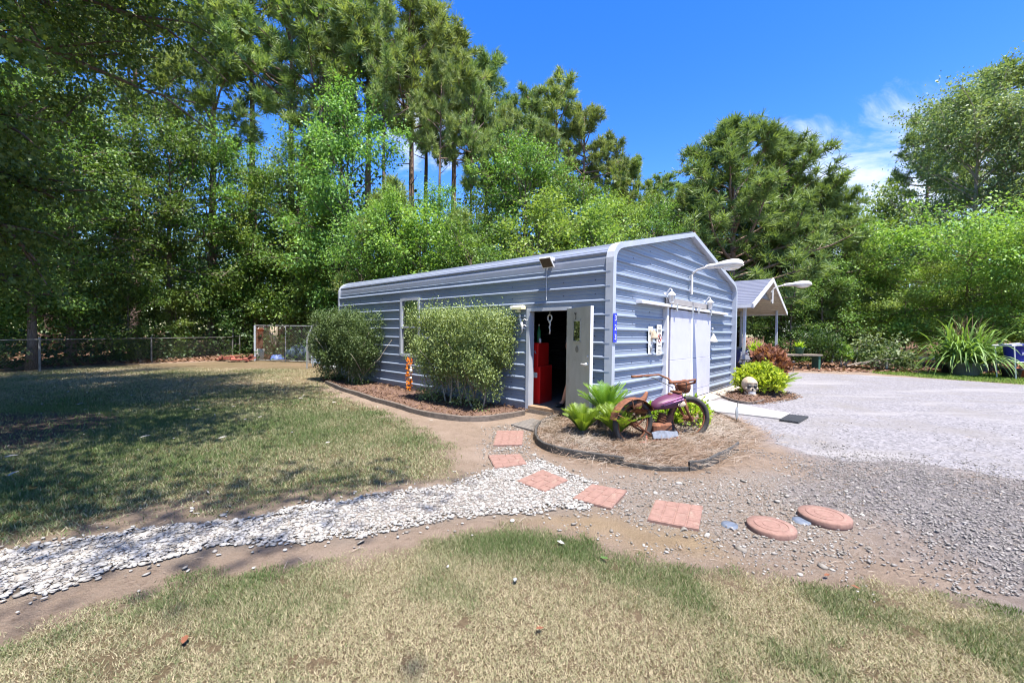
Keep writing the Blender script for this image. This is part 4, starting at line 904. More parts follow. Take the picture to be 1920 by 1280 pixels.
# wall lanterns
def lantern(a, z, label):
    t = thing('wall_lantern', label, 'lantern', B(a, .10, z), BROT, 'wall lanterns over the sliding doors'); t.scale = (.8, .8, .8)
    mb = MB(); mb.tube([(0, .005, .02), (0, -.025, .02)], [.06, .05], 12); obj('back_plate', mb, M['white'], t, True)
    mb = MB(); mb.tube([(0, -.02, .02), (0, -.07, .10), (0, -.13, .17), (0, -.17, .14), (0, -.17, .09)], .012, 8); obj('arm', mb, M['white'], t, True)
    mb = MB(); mb.lathe([(.10, .0), (.095, .02), (.06, .06), (.03, .085), (.012, .10), (.018, .12), (.004, .15)], (0, -.17, .0), 8); obj('cap', mb, M['white'], t)
    mb = MB(); mb.lathe([(.045, -.17), (.078, -.0)], (0, -.17, 0), 6); obj('glass', mb, M['lens'], t)
    mb = MB()
    for k in range(6):
        an = k * math.pi / 3; mb.tube([(.048 * math.cos(an), -.17 + .048 * math.sin(an), -.17), (.082 * math.cos(an), -.17 + .082 * math.sin(an), 0)], .006, 4)
    mb.lathe([(.05, -.18), (.05, -.165), (.0, -.16)], (0, -.17, 0), 8); mb.lathe([(.004, -.23), (.02, -.20), (.03, -.18)], (0, -.17, 0), 8); obj('cage', mb, M['white'], t)
lantern(2.30, 2.24, 'white wall lantern above the gap at the left of the sliding doors')
lantern(4.70, 2.24, 'white wall lantern above the right edge of the sliding doors')
# cobra head street lamps
def street_lamp(loc, rot, label, s=1.0):
    t = thing('street_lamp', label, 'street lamp', loc, rot); t.scale = (s, s, s)
    mb = MB(); mb.tube([(0, -.045, -.42), (0, -.045, .02)], .028, 10); mb.box(-.03, .03, -.02, .0, -.36, -.30); mb.box(-.03, .03, -.02, .0, -.06, .0); obj('bracket', mb, M['alu'], t)
    mb = MB(); mb.tube([(0, -.045, 0), (0, -.075, .06), (0, -.16, .115), (0, -.28, .145), (0, -.40, .15)], .021, 10); obj('arm', mb, M['alu'], t, True)
    hd = MB(); N = 10; prof = [(-.34, .04, .045, .0), (-.40, .065, .065, .0), (-.50, .08, .07, .0), (-.575, .085, .072, .0), (-.60, .105, .085, .0), (-.72, .13, .105, .005), (-.86, .14, .115, .01), (-.98, .13, .105, .01), (-1.05, .10, .075, .0), (-1.075, .04, .03, -.01)]
    vs = []; fs = []
    for y, wx, hz, dz in prof:
        for k in range(14):
            an = 2 * math.pi * k / 14; zz = math.sin(an); vs.append((wx * math.cos(an), y, .155 + dz + (hz if zz > 0 else hz * .6) * zz))
    for i in range(len(prof) - 1):
        for k in range(14): fs.append((i * 14 + k, i * 14 + (k + 1) % 14, (i + 1) * 14 + (k + 1) % 14, (i + 1) * 14 + k))
    fs += [tuple(range(14)), tuple(range(13 + 14 * (len(prof) - 1), 14 * (len(prof) - 1) - 1, -1))]
    hd.add(vs, fs); obj('lamp_head', hd, M['alu'], t, True)
    mb = MB(); mb.ball((0, -.84, .125), (.115, .20, .085), 14, 8); obj('lens', mb, M['lens'], t, True)
    mb = MB(); mb.tube([(0, -.60, .20), (0, -.60, .245)], [.025, .02], 8); obj('photocell', mb, M['black'], t)
street_lamp(B(3.62, .08, 2.78), BROT, 'alloy street lamp head on curved arm fixed to the gable of the blue building')
# signs by the sliding door
t = thing('notice_sign', 'tall narrow cream notice with red prohibition ring beside the sliding door', 'sign', B(1.98, .075, 1.06), BROT)
mb = MB(); mb.bbox(-.115, .115, -.012, 0, 0, .58, .006); obj('board', mb, M['signwhite'], t)
mb = MB(); mb.tube([(.075 * math.cos(k * .3927), -.014, .33 + .075 * math.sin(k * .3927)) for k in range(16)], .009, 4, closed=True); mb.tube([(-.05, -.014, .38), (.05, -.014, .28)], .009, 4); obj('ring', mb, M['signred'], t)
mb = MB(); mb.box(-.035, .02, -.0135, -.012, .30, .35); mb.box(-.012, .012, -.0135, -.012, .345, .375)
for z, w_, h in ((.535, .06, .018), (.475, .07, .028), (.44, .06, .018), (.17, .07, .022), (.10, .075, .014), (.07, .07, .012), (.04, .06, .010)):
    x = -w_
    r_ = random.Random(int(z * 1000))
    while x < w_:
        d_ = r_.uniform(.012, .03); mb.box(x, min(x + d_, w_), -.0135, -.012, z - h / 2, z + h / 2); x += d_ + .008
obj('printed_marks', mb, M['ink'], t)
for a, z, lab in ((1.62, 1.46, 'upper white bell-shaped ornament left of the notice'), (1.60, 1.20, 'lower white picture plaque left of the notice')):
    t = thing('wall_ornament', lab, 'ornament', B(a, .075, z), BROT, 'ornaments left of the notice')
    mb = MB()
    if z > 1.3: mb.bbox(-.13, .06, -.01, 0, -.13, .14, .004)
    else: mb.bbox(-.10, .09, -.01, 0, -.12, .13, .004)
    obj('backing', mb, M['signwhite'], t)
    mb = MB()
    if z > 1.3: mb.lathe([(.085, -.09), (.075, -.06), (.05, .0), (.035, .05), (.012, .07), (.012, .09)], (.03, -.045, 0), 12); mb.ball((-.07, -.02, .04), (.035, .015, .05), 8, 6)
    else: mb.ball((.0, -.02, .02), (.05, .015, .06), 10, 8); mb.tube([(-.07, -.014, .07), (-.02, -.014, -.07), (.06, -.014, -.05)], .008, 5)
    obj('motif', mb, M['bone'] if z > 1.3 else M['galv'], t, True)
t = thing('wall_ornament', 'small white bell ornament right of the sliding doors', 'ornament', B(5.22, .075, 1.38), BROT)
mb = MB(); mb.lathe([(.10, -.10), (.09, -.06), (.055, .02), (.035, .07), (.012, .09), (.012, .12)], (0, -.05, 0), 12); obj('bell', mb, M['signwhite'], t, True)
mb = MB(); mb.tube([(0, -.02, .10), (0, -.015, .22)], .008, 5); mb.ball((0, -.02, .24), .03, 8, 6); obj('hook', mb, M['galv'], t)
# solar lamp on the eave of the long side
t = thing('solar_lamp', 'small solar lamp with dark square panel fixed under the eave', 'lamp', B(0, 1.23, 2.66), BROT)
R_ = np.array([[math.cos(.9), 0, math.sin(.9)], [0, 1, 0], [-math.sin(.9), 0, math.cos(.9)]])
def rx(v): return R_ @ np.array(v)
mb = MB(); mb.obox((-.13, 0, .03), rx((.10, 0, 0)), (0, .125, 0), rx((0, 0, .012))); obj('frame', mb, M['white'], t)
mb = MB(); mb.obox(np.array((-.13, 0, .03)) + rx((0, 0, .0135)), rx((.085, 0, 0)), (0, .108, 0), rx((0, 0, .003))); mb.obox(np.array((-.13, 0, .03)) - rx((0, 0, .0135)), rx((.085, 0, 0)), (0, .108, 0), rx((0, 0, .003))); obj('solar_panel', mb, M['solar'], t)
mb = MB(); mb.tube([(.0, 0, -.02), (-.06, 0, .0), (-.12, 0, .02)], .02, 8); mb.bbox(-.05, .02, -.07, .07, .07, .13, .01); obj('bracket', mb, M['white'], t)
mb = MB(); mb.tube([(-.05, .05, -.04), (-.045, .06, -.2), (-.04, .06, -.62)], .005, 4); obj('wire', mb, M['white'], t)
# flood light beside the door
t = thing('flood_light', 'yellowed twin flood light beside the top of the open door', 'lamp', B(-.03, 1.93, 1.93), BROT)
mb = MB(); mb.bbox(-.12, .0, -.17, .12, -.04, .035, .03); obj('housing', mb, M['yellowed'], t, False)
mb = MB(); mb.bbox(-.10, -.02, .12, .19, -.035, .03, .02); obj('side_lamp', mb, M['lens'], t)
mb = MB(); mb.tube([(-.06, -.03, -.04), (-.07, -.03, -.09)], [.035, .045], 10); obj('sensor', mb, M['yellowed'], t, True)
# white lizard ornament by the door frame
t = thing('lizard_ornament', 'white metal lizard ornament climbing the wall beside the door frame', 'ornament', B(-.045, 1.86, 1.62), BROT)
mb = MB(); mb.tube([(0, .05, .12), (-.015, .02, .07), (-.02, -.01, .0), (-.015, -.02, -.07), (0, -.01, -.14), (0, .04, -.2)], [.012, .026, .032, .022, .011, .004], 8)
for s, z in ((1, .06), (-1, .05), (1, -.05), (-1, -.06)): mb.tube([(-.01, 0, z), (-.01, s * .08, z + .04), (0, s * .11, z + .01), (0, s * .14, z + .03)], [.012, .009, .007, .005], 5)
mb.ball((0, .06, .15), (.014, .03, .035), 8, 6); obj('body', mb, M['whitebone'], t, True)
# inside the doorway
t = thing('tool_cabinet', 'red two-tier metal cabinet standing just inside the open door', 'cabinet', B(.50, 1.69, .095), BROT + .20)
mb = MB(); mb.bbox(-.20, .34, .03, .30, .0, .72, .012); obj('lower_chest', mb, M['red'], t)
mb = MB(); mb.bbox(-.18, .30, .09, .29, .72, 1.17, .012); obj('upper_chest', mb, M['red'], t)
mb = MB(); mb.box(-.208, -.201, .09, .18, .50, .60); obj('paper_label', mb, M['signwhite'], t)
mb = MB(); mb.tube([(-.183, .16, 1.02), (-.186, .19, .96)], .006, 5); mb.tube([(-.183, .16, 1.02), (-.186, .13, .96)], .006, 5); mb.tube([(-.184, .14, .98), (-.184, .18, .98)], .005, 5); obj('badge', mb, M['galv'], t)
t = thing('green_bottle', 'green bottle standing on top of the red cabinet', 'bottle', B(.47, 1.86, 1.265), BROT)
mb = MB(); mb.lathe([(.04, 0), (.042, .02), (.042, .22), (.02, .27), (.014, .30), (.014, .33)], n=12); obj('bottle_body', mb, M['green_glass'], t, True)
mb = MB(); mb.lathe([(.017, .33), (.017, .36), (.012, .365)], n=10); obj('cap', mb, M['white'], t)
t = thing('white_can', 'small white spray can beside the green bottle', 'can', B(.42, 1.79, 1.265), BROT)
mb = MB(); mb.lathe([(.025, 0), (.026, .01), (.026, .07), (.014, .085)], n=12); obj('can_body', mb, M['white'], t, True)
mb = MB(); mb.lathe([(.009, .085), (.009, .105)], n=8); mb.box(-.02, .0, -.006, .006, .098, .108); obj('nozzle', mb, M['galv'], t)
t = thing('hanging_rope', 'knotted white rope hanging inside the doorway', 'rope', B(.12, 1.33, 1.86), BROT)
mb = MB(); mb.tube([(0, 0, 0), (0, .0, -.07)], .006, 5); mb.tube([(.0, .045 * math.sin(k * .5236), -.13 + .06 * math.cos(k * .5236)) for k in range(12)], .013, 6, closed=True)
mb.tube([(0, 0, -.19), (0, -.012, -.25), (0, .006, -.30), (0, -.008, -.36), (0, .0, -.42)], [.02, .014, .018, .011, .016], 6); mb.ball((0, 0, -.20), .026, 8, 6); obj('rope_body', mb, M['rope'], t, True)
# person standing behind the open door, only a lower leg shows
def person():
    t = thing('person', 'person standing inside the doorway, a bare lower leg and dark shoe showing', 'person', B(.42, .87, .095), BROT + math.pi / 2)
    me = bpy.data.meshes.new('body')
    J = {'pelvis': (0, 0, .92, .13), 'waist': (0, 0, 1.05, .12), 'chest': (0, .0, 1.28, .14), 'neck': (0, 0, 1.46, .055), 'head0': (0, .01, 1.54, .075), 'head1': (0, .015, 1.66, .088), 'head2': (0, .0, 1.73, .05),
         'hl': (-.09, 0, .86, .10), 'kl': (-.11, .03, .48, .058), 'cl': (-.12, -.015, .34, .054), 'al': (-.12, -.03, .09, .036), 'fl': (-.13, .09, .035, .034), 'hr': (.09, 0, .86, .10), 'kr': (.17, .05, .48, .058), 'cr': (.23, .05, .34, .054), 'ar': (.33, .03, .09, .036), 'fr': (.36, .14, .035, .034),
         'sl': (-.18, 0, 1.38, .06), 'el': (-.24, -.02, 1.10, .042), 'wl': (-.25, .06, .86, .028), 'pl': (-.25, .09, .79, .03), 'sr': (.18, 0, 1.38, .06), 'er': (.22, .08, 1.12, .042), 'wr': (.06, .24, 1.02, .028), 'pr': (.02, .27, .98, .03)}
    E_ = 'pelvis-waist waist-chest chest-neck neck-head0 head0-head1 head1-head2 pelvis-hl hl-kl kl-cl cl-al al-fl pelvis-hr hr-kr kr-cr cr-ar ar-fr chest-sl sl-el el-wl wl-pl chest-sr sr-er er-wr wr-pr'.split()
    for s, q in (('l', -1), ('r', 1)):
        px, py, pz, _ = J['p' + s]
        for k, (dx, L) in enumerate(((-.024, .07), (-.008, .08), (.008, .077), (.024, .06))):
            J['f%d%s1' % (k, s)] = (px + dx, py + .01, pz - L * .5, .0095); J['f%d%s2' % (k, s)] = (px + dx, py + .022, pz - L, .008); E_ += ['p%s-f%d%s1' % (s, k, s), 'f%d%s1-f%d%s2' % (k, s, k, s)]
        J['th%s1' % s] = (px - q * .03, py + .03, pz + .0, .011); J['th%s2' % s] = (px - q * .04, py + .05, pz - .035, .009); E_ += ['p%s-th%s1' % (s, s), 'th%s1-th%s2' % (s, s)]
    K = list(J); me.from_pydata([J[k][:3] for k in K], [tuple(K.index(x) for x in e.split('-')) for e in E_], [])
    o = bpy.data.objects.new('body', me); COL.objects.link(o); o.parent = t; me.materials.append(M['skin'])
    md = o.modifiers.new('skin', 'SKIN'); sv = me.skin_vertices[0].data
    for i, k in enumerate(K): sv[i].radius = (J[k][3], J[k][3] * (.8 if k in ('pelvis', 'waist', 'chest') else 1)); sv[i].use_root = (k == 'pelvis')
    ss_ = o.modifiers.new('sub', 'SUBSURF'); ss_.levels = 2; ss_.render_levels = 2; md.use_smooth_shade = True
    mb = MB()
    for s in (-1, 1): mb.tube([(s * .085, 0, .90), (s * .10, .015, .72), (s * .115, .03, .50)], [.125, .115, .10], 14)
    mb.tube([(0, 0, .84), (0, 0, .98)], [.17, .165], 16); obj('shorts', mb, M['cloth'], t, True)
    mb = MB(); mb.tube([(0, 0, .94), (0, 0, 1.1), (0, 0, 1.3), (0, 0, 1.40), (0, 0, 1.45)], [.175, .165, .18, .16, .08], 16)
    for s in (-1, 1): mb.tube([(s * .13, 0, 1.38), (s * .20, .02, 1.27), (s * .215, .05, 1.18)], [.085, .07, .066], 10)
    obj('shirt', mb, M['shirt'], t, True)
    mb = MB(); mb.ball((0, -.012, 1.68), (.098, .105, .095), 12, 8); obj('hair', mb, M['hair'], t, True)
    for x, y in ((-.13, .045), (.355, .10)):
        mb = MB(); mb.ball((x, y, .035), (.05, .135, .045), 12, 8); obj('shoe', mb, M['black'], t, True)
person()
# ------------------------------------------------------------------ shrubs along the long side
def clumps(r, C, nleaf, sg, lsize, tpl=T_DIAMOND, upb=.5, droop=.0, ax0=None):
    n = len(C); P = np.repeat(C, nleaf, 0) + r.normal(0, 1, (n * nleaf, 3)) * sg
    ax = r.normal(0, .8, P.shape) + np.array([0, 0, upb]) if ax0 is None else np.repeat(ax0, nleaf, 0) * .7 + r.normal(0, .6, P.shape) + np.array([0, 0, upb])
    nr = r.normal(0, .7, P.shape) + np.array([0, 0, .8]); k = P[:, 2] > .02; P, ax, nr = P[k], ax[k], nr[k]
    V, F = leaves(P, ax, nr, lsize * r.uniform(.6, 1.3, len(P)), tpl)
    tint = np.clip(np.repeat(r.normal(.5, .2, n), nleaf)[k] + r.normal(0, .2, len(P)), 0, 1.1)
    return V, F, np.repeat(tint, len(tpl[0]))
def hedge(name, label, b0, b1, a0, a1, ztop, zlow, seed, m, n, stems, dens=1.0, lean=0, ls=.036):
    r = np.random.default_rng(seed); t = thing(name, label, 'shrub', B((a0 + a1) / 2, (b0 + b1) / 2, 0), BROT)
    hb = (b1 - b0) / 2; ha = abs(a1 - a0) / 2
    C = []
    while len(C) < n:
        y, x, z = r.uniform(-1.05, 1.05), r.uniform(-1.05, 1.05), r.uniform(0, 1)
        f = (z * ztop - zlow * (.4 + .6 * abs(y)) ) / (ztop - zlow)
        low = z * ztop < zlow
        w_ = .88 + .16 * sstep(z, .15, .6) - .04 * sstep(z, .88, 1.0)
        edge = fbm(np.array([y * 3 + 9]), np.array([z * 4]), seed)[0]
        if abs(y) > w_ * (.88 + .26 * edge): continue
        if abs(x) > (.62 + .42 * sstep(z, .1, .5)) : continue
        top = 1 - .16 * fbm(np.array([y * 4]), np.array([x * 2]), seed + 5)[0]
        if z > top: continue
        if fbm(np.array([y * hb * 3.2 + 20]), np.array([z * ztop * 3.2 + x]), seed + 9, 3)[0] < .36 + .08 * (z < .5): continue
        keep = .26 + .74 * sstep(z * ztop, zlow * .3, zlow * 1.5)
        if r.random() > keep * (.45 + .55 * max(abs(x), abs(y), z) ** 1.5) : continue
        C.append((x * ha, y * hb, z * ztop + (r.exponential(.07) if z > .8 else 0)))
    C = np.array(C); V, F, ti = clumps(r, C, 15, np.array([.055, .055, .06]), ls, upb=.7)
    link('foliage', npmesh(name + '_leaves', V, F, m, {'tint': ti}), t)
    for i in range(stems):
        y = (-.85 + 1.7 * (i + .5) / stems) * hb + r.normal(0, .05); mb = MB()
        p = np.array([r.normal(0, .05), y, -.02]); mb.tube(limb(r, p, (r.normal(0, .15), r.normal(0, .25), 1), zlow * 1.2, 0, 4, .15), [.022, .019, .016, .013, .01], 6)
        for k in range(5): mb.tube(limb(r, p + np.array([0, 0, zlow * r.uniform(.2, .8)]), (r.normal(0, .35), r.normal(0, .45), 1), ztop * r.uniform(.45, .75), 0, 4, .15), [.013, .011, .009, .007, .004], 5)
        obj('stem', mb, M['palebark'], t, True)
hedge('shrub', 'wide pale green shrub clipped flat beside the open door', 2.02, 4.08, -1.05, -.12, 1.86, .62, 81, M['hedge'], 4600, 6, ls=.040)
hedge('shrub', 'dark green shrub against the far end of the blue wall', 6.75, 8.15, -.85, -.08, 1.95, .45, 82, M['hedged'], 2700, 3, ls=.042)
hedge('shrub', 'dark shaggy shrub beyond the back corner of the blue wall', 8.20, 9.25, -1.0, -.15, 1.95, .5, 83, M['hedged'], 1700, 2, ls=.048)
# orange flower garland on a stake
t = thing('flower_garland', 'upright column of orange artificial flowers in front of the blue wall', 'garland', B(-.22, 5.30, 0.02), BROT)
mb = MB(); mb.tube([(0, 0, -.02), (0, 0, .78)], .012, 6); obj('stake', mb, M['wood'], t)
mb = MB(); r = np.random.default_rng(5)
for k in range(95):
    an = r.uniform(0, 6.28); z = r.uniform(.03, .80); R0 = .052 + .012 * r.normal(); c_ = np.array([R0 * math.cos(an), R0 * math.sin(an), z]); o_ = unit(np.array([math.cos(an), math.sin(an), r.normal(0, .3)])); a_ = unit(np.cross(o_, [0, 0, 1])); e_ = np.cross(o_, a_); rr = r.uniform(.022, .036)
    vs = [c_ + o_ * .012]; 
    for q in range(10): vs.append(c_ + (a_ * math.cos(q * .6283) + e_ * math.sin(q * .6283)) * rr * (1 if q % 2 else .62) + o_ * (.018 if q % 2 else .0))
    mb.add(vs, [(0, 1 + q, 1 + (q + 1) % 10) for q in range(10)])
obj('flowers', mb, M['orange'], t)
mb = MB(); mb.ball((0, -.085, .50), (.035, .035, .05), 8, 6); mb.ball((0, -.085, .57), .028, 8, 6); mb.ball((0, -.08, .32), .03, 8, 6); obj('white_trinkets', mb, M['whitebone'], t, True)
# ------------------------------------------------------------------ bed edging
def smooth_path(P, n=4):
    P = [np.array(p, float) for p in P]; out = []
    for i in range(len(P) - 1):
        p0, p1, p2, p3 = P[max(i - 1, 0)], P[i], P[i + 1], P[min(i + 2, len(P) - 1)]
        for k in range(n):
            s = k / n; out.append(.5 * ((2 * p1) + (p2 - p0) * s + (2 * p0 - 5 * p1 + 4 * p2 - p3) * s * s + (3 * p1 - p0 - 3 * p2 + p3) * s ** 3))
    out.append(P[-1]); return out
def edging(label, px, h, th_, m, loc=None, tilt=0, rnd=.004):
    P = smooth_path([G(x, y) for x, y in px], 5); r = np.random.default_rng(len(px)); c0 = P[0].copy(); mb = MB(); vs = []; fs = []
    for i, p in enumerate(P):
        t_ = P[min(i + 1, len(P) - 1)] - P[max(i - 1, 0)]; t_ /= np.linalg.norm(t_); nr = np.array([-t_[1], t_[0], 0]); hh = h * (1 + .05 * math.sin(i * .7) + r.normal(0, .015)); q = p - c0 + nr * r.normal(0, rnd)
        for s, z in ((-1, -.05), (-1, hh * .9), (-.6, hh), (.6, hh), (1, hh * .9), (1, -.05)): vs.append(q + nr * s * th_ / 2 + np.array([0, 0, z]))
    n = len(P)
    for i in range(n - 1):
        for k in range(6): fs.append((6 * i + k, 6 * i + 6 + k, 6 * i + 6 + (k + 1) % 6, 6 * i + (k + 1) % 6))
    fs += [(5, 4, 3, 2, 1, 0), tuple(6 * (n - 1) + k for k in range(6))]
    mb.add(vs, fs); return obj('bed_edging', mb, m, None, label=label, cat='edging', loc=c0)
M['edge'] = pm('edging_plastic', (.035, .034, .033), (.075, .068, .06), .75, 18, bump=.004)
M['edgelog'] = pm('edging_timber', (.15, .12, .10), (.085, .07, .058), .9, 14, bump=.006)
edging('curved black plastic edging around the near side of the straw bed', ((1084, 776), (1060, 780), (1038, 787), (1012, 800), (1004, 818), (1013, 836), (1050, 851), (1120, 862), (1170, 871)), .085, .035, M['edge'])
edging('short black edging strip half buried in straw at the front of the bed', ((1164, 871), (1200, 877), (1240, 881), (1290, 881)), .040, .03, M['edge'])
edging('upright black edging piece at the right front of the straw bed', ((1291, 881), (1312, 878), (1340, 868), (1362, 856), (1384, 842)), .095, .03, M['edge'])
edging('black edging along the back of the straw bed by the concrete', ((1262, 753), (1300, 762), (1345, 778), (1388, 796)), .06, .03, M['edge'])
edging('low brown edging in front of the shrubs along the blue wall', ((612, 719), (640, 731), (668, 740), (700, 751), (742, 763), (785, 776), (840, 786), (900, 789), (950, 783), (982, 777)), .085, .06, M['edgelog'])
edging('thin dark edging board in front of the small mulch island', ((1343, 741), (1362, 748), (1385, 755), (1410, 757), (1432, 752)), .05, .03, M['edgelog'])
# ------------------------------------------------------------------ pavers
def tile(label, px, z=.02, th_=.045):
    P = [G(x, y, z) for x, y in px]; c0 = sum(P) / 4; c0 = np.array([c0[0], c0[1], 0])
    e1 = ((P[1] - P[0]) + (P[2] - P[3])) / 2; e2 = ((P[3] - P[0]) + (P[2] - P[1])) / 2
    def at(u, v_): return (P[0] * (1 - u) * (1 - v_) + P[1] * u * (1 - v_) + P[2] * u * v_ + P[3] * (1 - u) * v_) - c0
    mb = MB(); g = .013; zt = z
    base = [at(u, v_) for u, v_ in ((0, 0), (1, 0), (1, 1), (0, 1))]
    poly = [(p[0], p[1]) for p in base]; mb.prism(poly, z - th_, z - .006)
    # moulded brick faces: a basket of short and long bricks
    L = [(0, 0, .5, .25), (.5, 0, 1, .25), (0, .25, .25, .5), (.25, .25, .75, .5), (.75, .25, 1, .5), (0, .5, .5, .75), (.5, .5, 1, .75), (0, .75, .25, 1), (.25, .75, .75, 1), (.75, .75, 1, 1)]
    for u0, v0, u1, v1 in L:
        q = [at(u0 + g, v0 + g), at(u1 - g, v0 + g), at(u1 - g, v1 - g), at(u0 + g, v1 - g)]; q2 = [at(u0 + g * 1.8, v0 + g * 1.8), at(u1 - g * 1.8, v0 + g * 1.8), at(u1 - g * 1.8, v1 - g * 1.8), at(u0 + g * 1.8, v1 - g * 1.8)]
        vs = [(p[0], p[1], z - .006) for p in q] + [(p[0], p[1], z) for p in q2]
        a = sum(q[i][0] * q[(i + 1) % 4][1] - q[(i + 1) % 4][0] * q[i][1] for i in range(4)); fs = [(4, 5, 6, 7)] + [(i, (i + 1) % 4, 4 + (i + 1) % 4, 4 + i) for i in range(4)]
        if a < 0: fs = [f[::-1] for f in fs]
        mb.add(vs, fs)
    return obj('paver', mb, M['paver'], None, label=label, cat='paving slab', group='stepping stones leading to the door', loc=c0)
tile('faded square brick paver nearest the doorway', ((925, 833), (932, 806), (982, 806), (979, 832)))
tile('square brick paver second from the doorway', ((915, 852), (975, 850), (988, 868), (928, 876)))
tile('square brick paver turned cornerwise on the white pebbles', ((969, 900), (1017, 879), (1065, 898), (1022, 920)))
tile('square brick paver at the end of the white pebbles', ((1074, 932), (1110, 906), (1176, 918), (1146, 951)))
tile('square brick paver lying in tan dirt, last before the round ones', ((1214, 972), (1229, 935), (1318, 947), (1310, 990)))
def disc(name, label, c, e, m, z, th_, group, cat):
    P = G(c[0], c[1], z); rx_ = np.linalg.norm(G(c[0] + e, c[1], z) - P); mb = MB()
    n = 40; r = np.random.default_rng(int(c[0])); pr = [(rx_ * .985, z - th_), (rx_, z - th_ * .6), (rx_, z - .012), (rx_ * .97, z), (rx_ * .6, z + .002), (.01, z + .003)]
    mb.lathe(pr, n=n)
    if name == 'paver':
        for k in (.35, .68):
            mb.tube([(rx_ * k * math.cos(q * .262), rx_ * k * math.sin(q * .262), z + .002) for q in range(24)], .004, 4, closed=True)
    return obj(name, mb, m, None, True, label, cat, group, loc=(P[0], P[1], 0))
disc('paver', 'round red paver left of the other round one', (1446, 983), 40, M['paver'], .035, .06, 'stepping stones leading to the door', 'paving slab')
disc('paver', 'round red paver furthest right on the grey stone', (1546, 963), 41, M['paver'], .045, .06, 'stepping stones leading to the door', 'paving slab')
disc('stone_disc', 'small blue grey disc between the square and round pavers', (1368, 982), 14, M['bluedisc'], .008, .02, 'small blue discs', 'disc')
disc('stone_disc', 'small blue grey disc between the two round pavers', (1503, 974), 15, M['bluedisc'], .008, .02, 'small blue discs', 'disc')
# ------------------------------------------------------------------ concrete, mats
def slab(name, label, cat, pts, z0, z1, m, kind=None):
    c0 = np.array([np.mean([p[0] for p in pts]), np.mean([p[1] for p in pts]), 0]); mb = MB(); mb.prism([(p[0] - c0[0], p[1] - c0[1]) for p in pts], z0, z1)
    return obj(name, mb, m, None, label=label, cat=cat, kind=kind, loc=c0)
slab('concrete_apron', None, None, [tuple(B(a, b)[:2]) for a, b in ((2.2, .02), (2.2, -.38), (7.3, -.38), (7.3, .02))], -.03, .03, M['conc'], 'structure')
o = slab('concrete_walk', None, None, PP((1296, 757), (1352, 751), (1425, 766), (1482, 776), (1468, 787), (1392, 778), (1330, 772)), -.03, .022, M['paleconc'], 'structure')
mb = MB(); P = [G(x, y, .02) for x, y in ((1479, 777), (1516, 781), (1497, 792), (1461, 787))]; c0 = sum(P) / 4
mb.prism([(p[0] - c0[0], p[1] - c0[1]) for p in P], .0, .03)
for k in range(7):
    f = (k + .5) / 7; a_ = (P[0] * (1 - f) + P[1] * f) - c0; b_ = (P[3] * (1 - f) + P[2] * f) - c0; mb.tube([(a_[0], a_[1], .032), (b_[0], b_[1], .032)], .006, 4)
obj('door_mat', mb, M['black'], None, label='black rubber mat at the end of the pale concrete walk', cat='mat', loc=(c0[0], c0[1], .0))
P = [G(x, y, .03) for x, y in ((958, 794), (998, 783), (1035, 792), (1003, 806))]; c0 = sum(P) / 4; mb = MB(); mb.prism([(p[0] - c0[0], p[1] - c0[1]) for p in P], -.01, .022)
for k in range(9):
    f = (k + .5) / 9; a_ = (P[0] * (1 - f) + P[1] * f) - c0; b_ = (P[3] * (1 - f) + P[2] * f) - c0; mb.tube([(a_[0], a_[1], .022), (b_[0], b_[1], .022)], .007, 4)
obj('door_mat', mb, pm('grey_mat', (.17, .15, .13), (.11, .10, .09), .9, 20), None, label='worn grey slatted mat on the ground below the open side door', cat='mat', loc=(c0[0], c0[1], .0))
# ------------------------------------------------------------------ sago palms
def sago(label, px, py, R, nf, seed, h0=.16, lift=(.75, 1.35), cat='palm', flop=.5, scale=1.0):
    r = np.random.default_rng(seed); p = G(px, py); t = thing('sago_palm', label, cat, p, 0, 'sago palms'); V, F, T = [], [], []; o = 0
    for i in range(nf):
        az = i * 2.39996 + r.normal(0, .2); e0 = lift[0] + (lift[1] - lift[0]) * (i / nf) + r.normal(0, .08); L = R * r.uniform(.8, 1.12); n = 9
        p0 = np.array([.03 * math.cos(az), .03 * math.sin(az), h0]); pts = [p0]; e = e0
        for k in range(n): e -= flop * .1 * (k + 1) / n * 2; pts.append(pts[-1] + np.array([math.cos(az) * math.cos(e), math.sin(az) * math.cos(e), math.sin(e)]) * L / n)
        sd = np.array([-math.sin(az), math.cos(az), 0]); tn = float(np.clip(r.normal(.5, .2), 0, 1))
        for k in range(1, 24):
            f = k / 24; q, d = along(pts, f); d = unit(d); up_ = np.cross(sd, d); up_ = up_ if up_[2] > 0 else -up_; ll = R * .30 * (math.sin(math.pi * (.12 + .82 * f)) ** .7); wd = .010 * scale
            for s in (-1, 1):
                ld = unit(sd * s * .75 + d * .62 + up_ * .35); tip = q + ld * ll
                V += [q - d * wd, q + d * wd, tip]; F.append((o, o + 1, o + 2)); T += [tn - .1, tn, tn + .25]; o += 3
        for k in range(n):
            w_ = .007 * (1 - k / n) + .003; V += [pts[k] - sd * w_, pts[k] + sd * w_, pts[k + 1]]; F.append((o, o + 1, o + 2)); T += [tn] * 3; o += 3
    link('fronds', npmesh('sago_fronds', np.array(V), np.array(F), M['sago'], {'tint': np.clip(T, 0, 1.1)}), t)
    mb = MB(); mb.lathe([(.10, -.03), (.115, .03), (.10, h0 * .6), (.07, h0), (.03, h0 + .03)], n=12)
    for k in range(60):
        an = r.uniform(0, 6.28); z = r.uniform(0, h0); rr = .10; mb.tube([(rr * .9 * math.cos(an), rr * .9 * math.sin(an), z), (rr * 1.35 * math.cos(an), rr * 1.35 * math.sin(an), z + .05)], [.012, .003], 4)
    obj('trunk', mb, M['bark'], t); return t
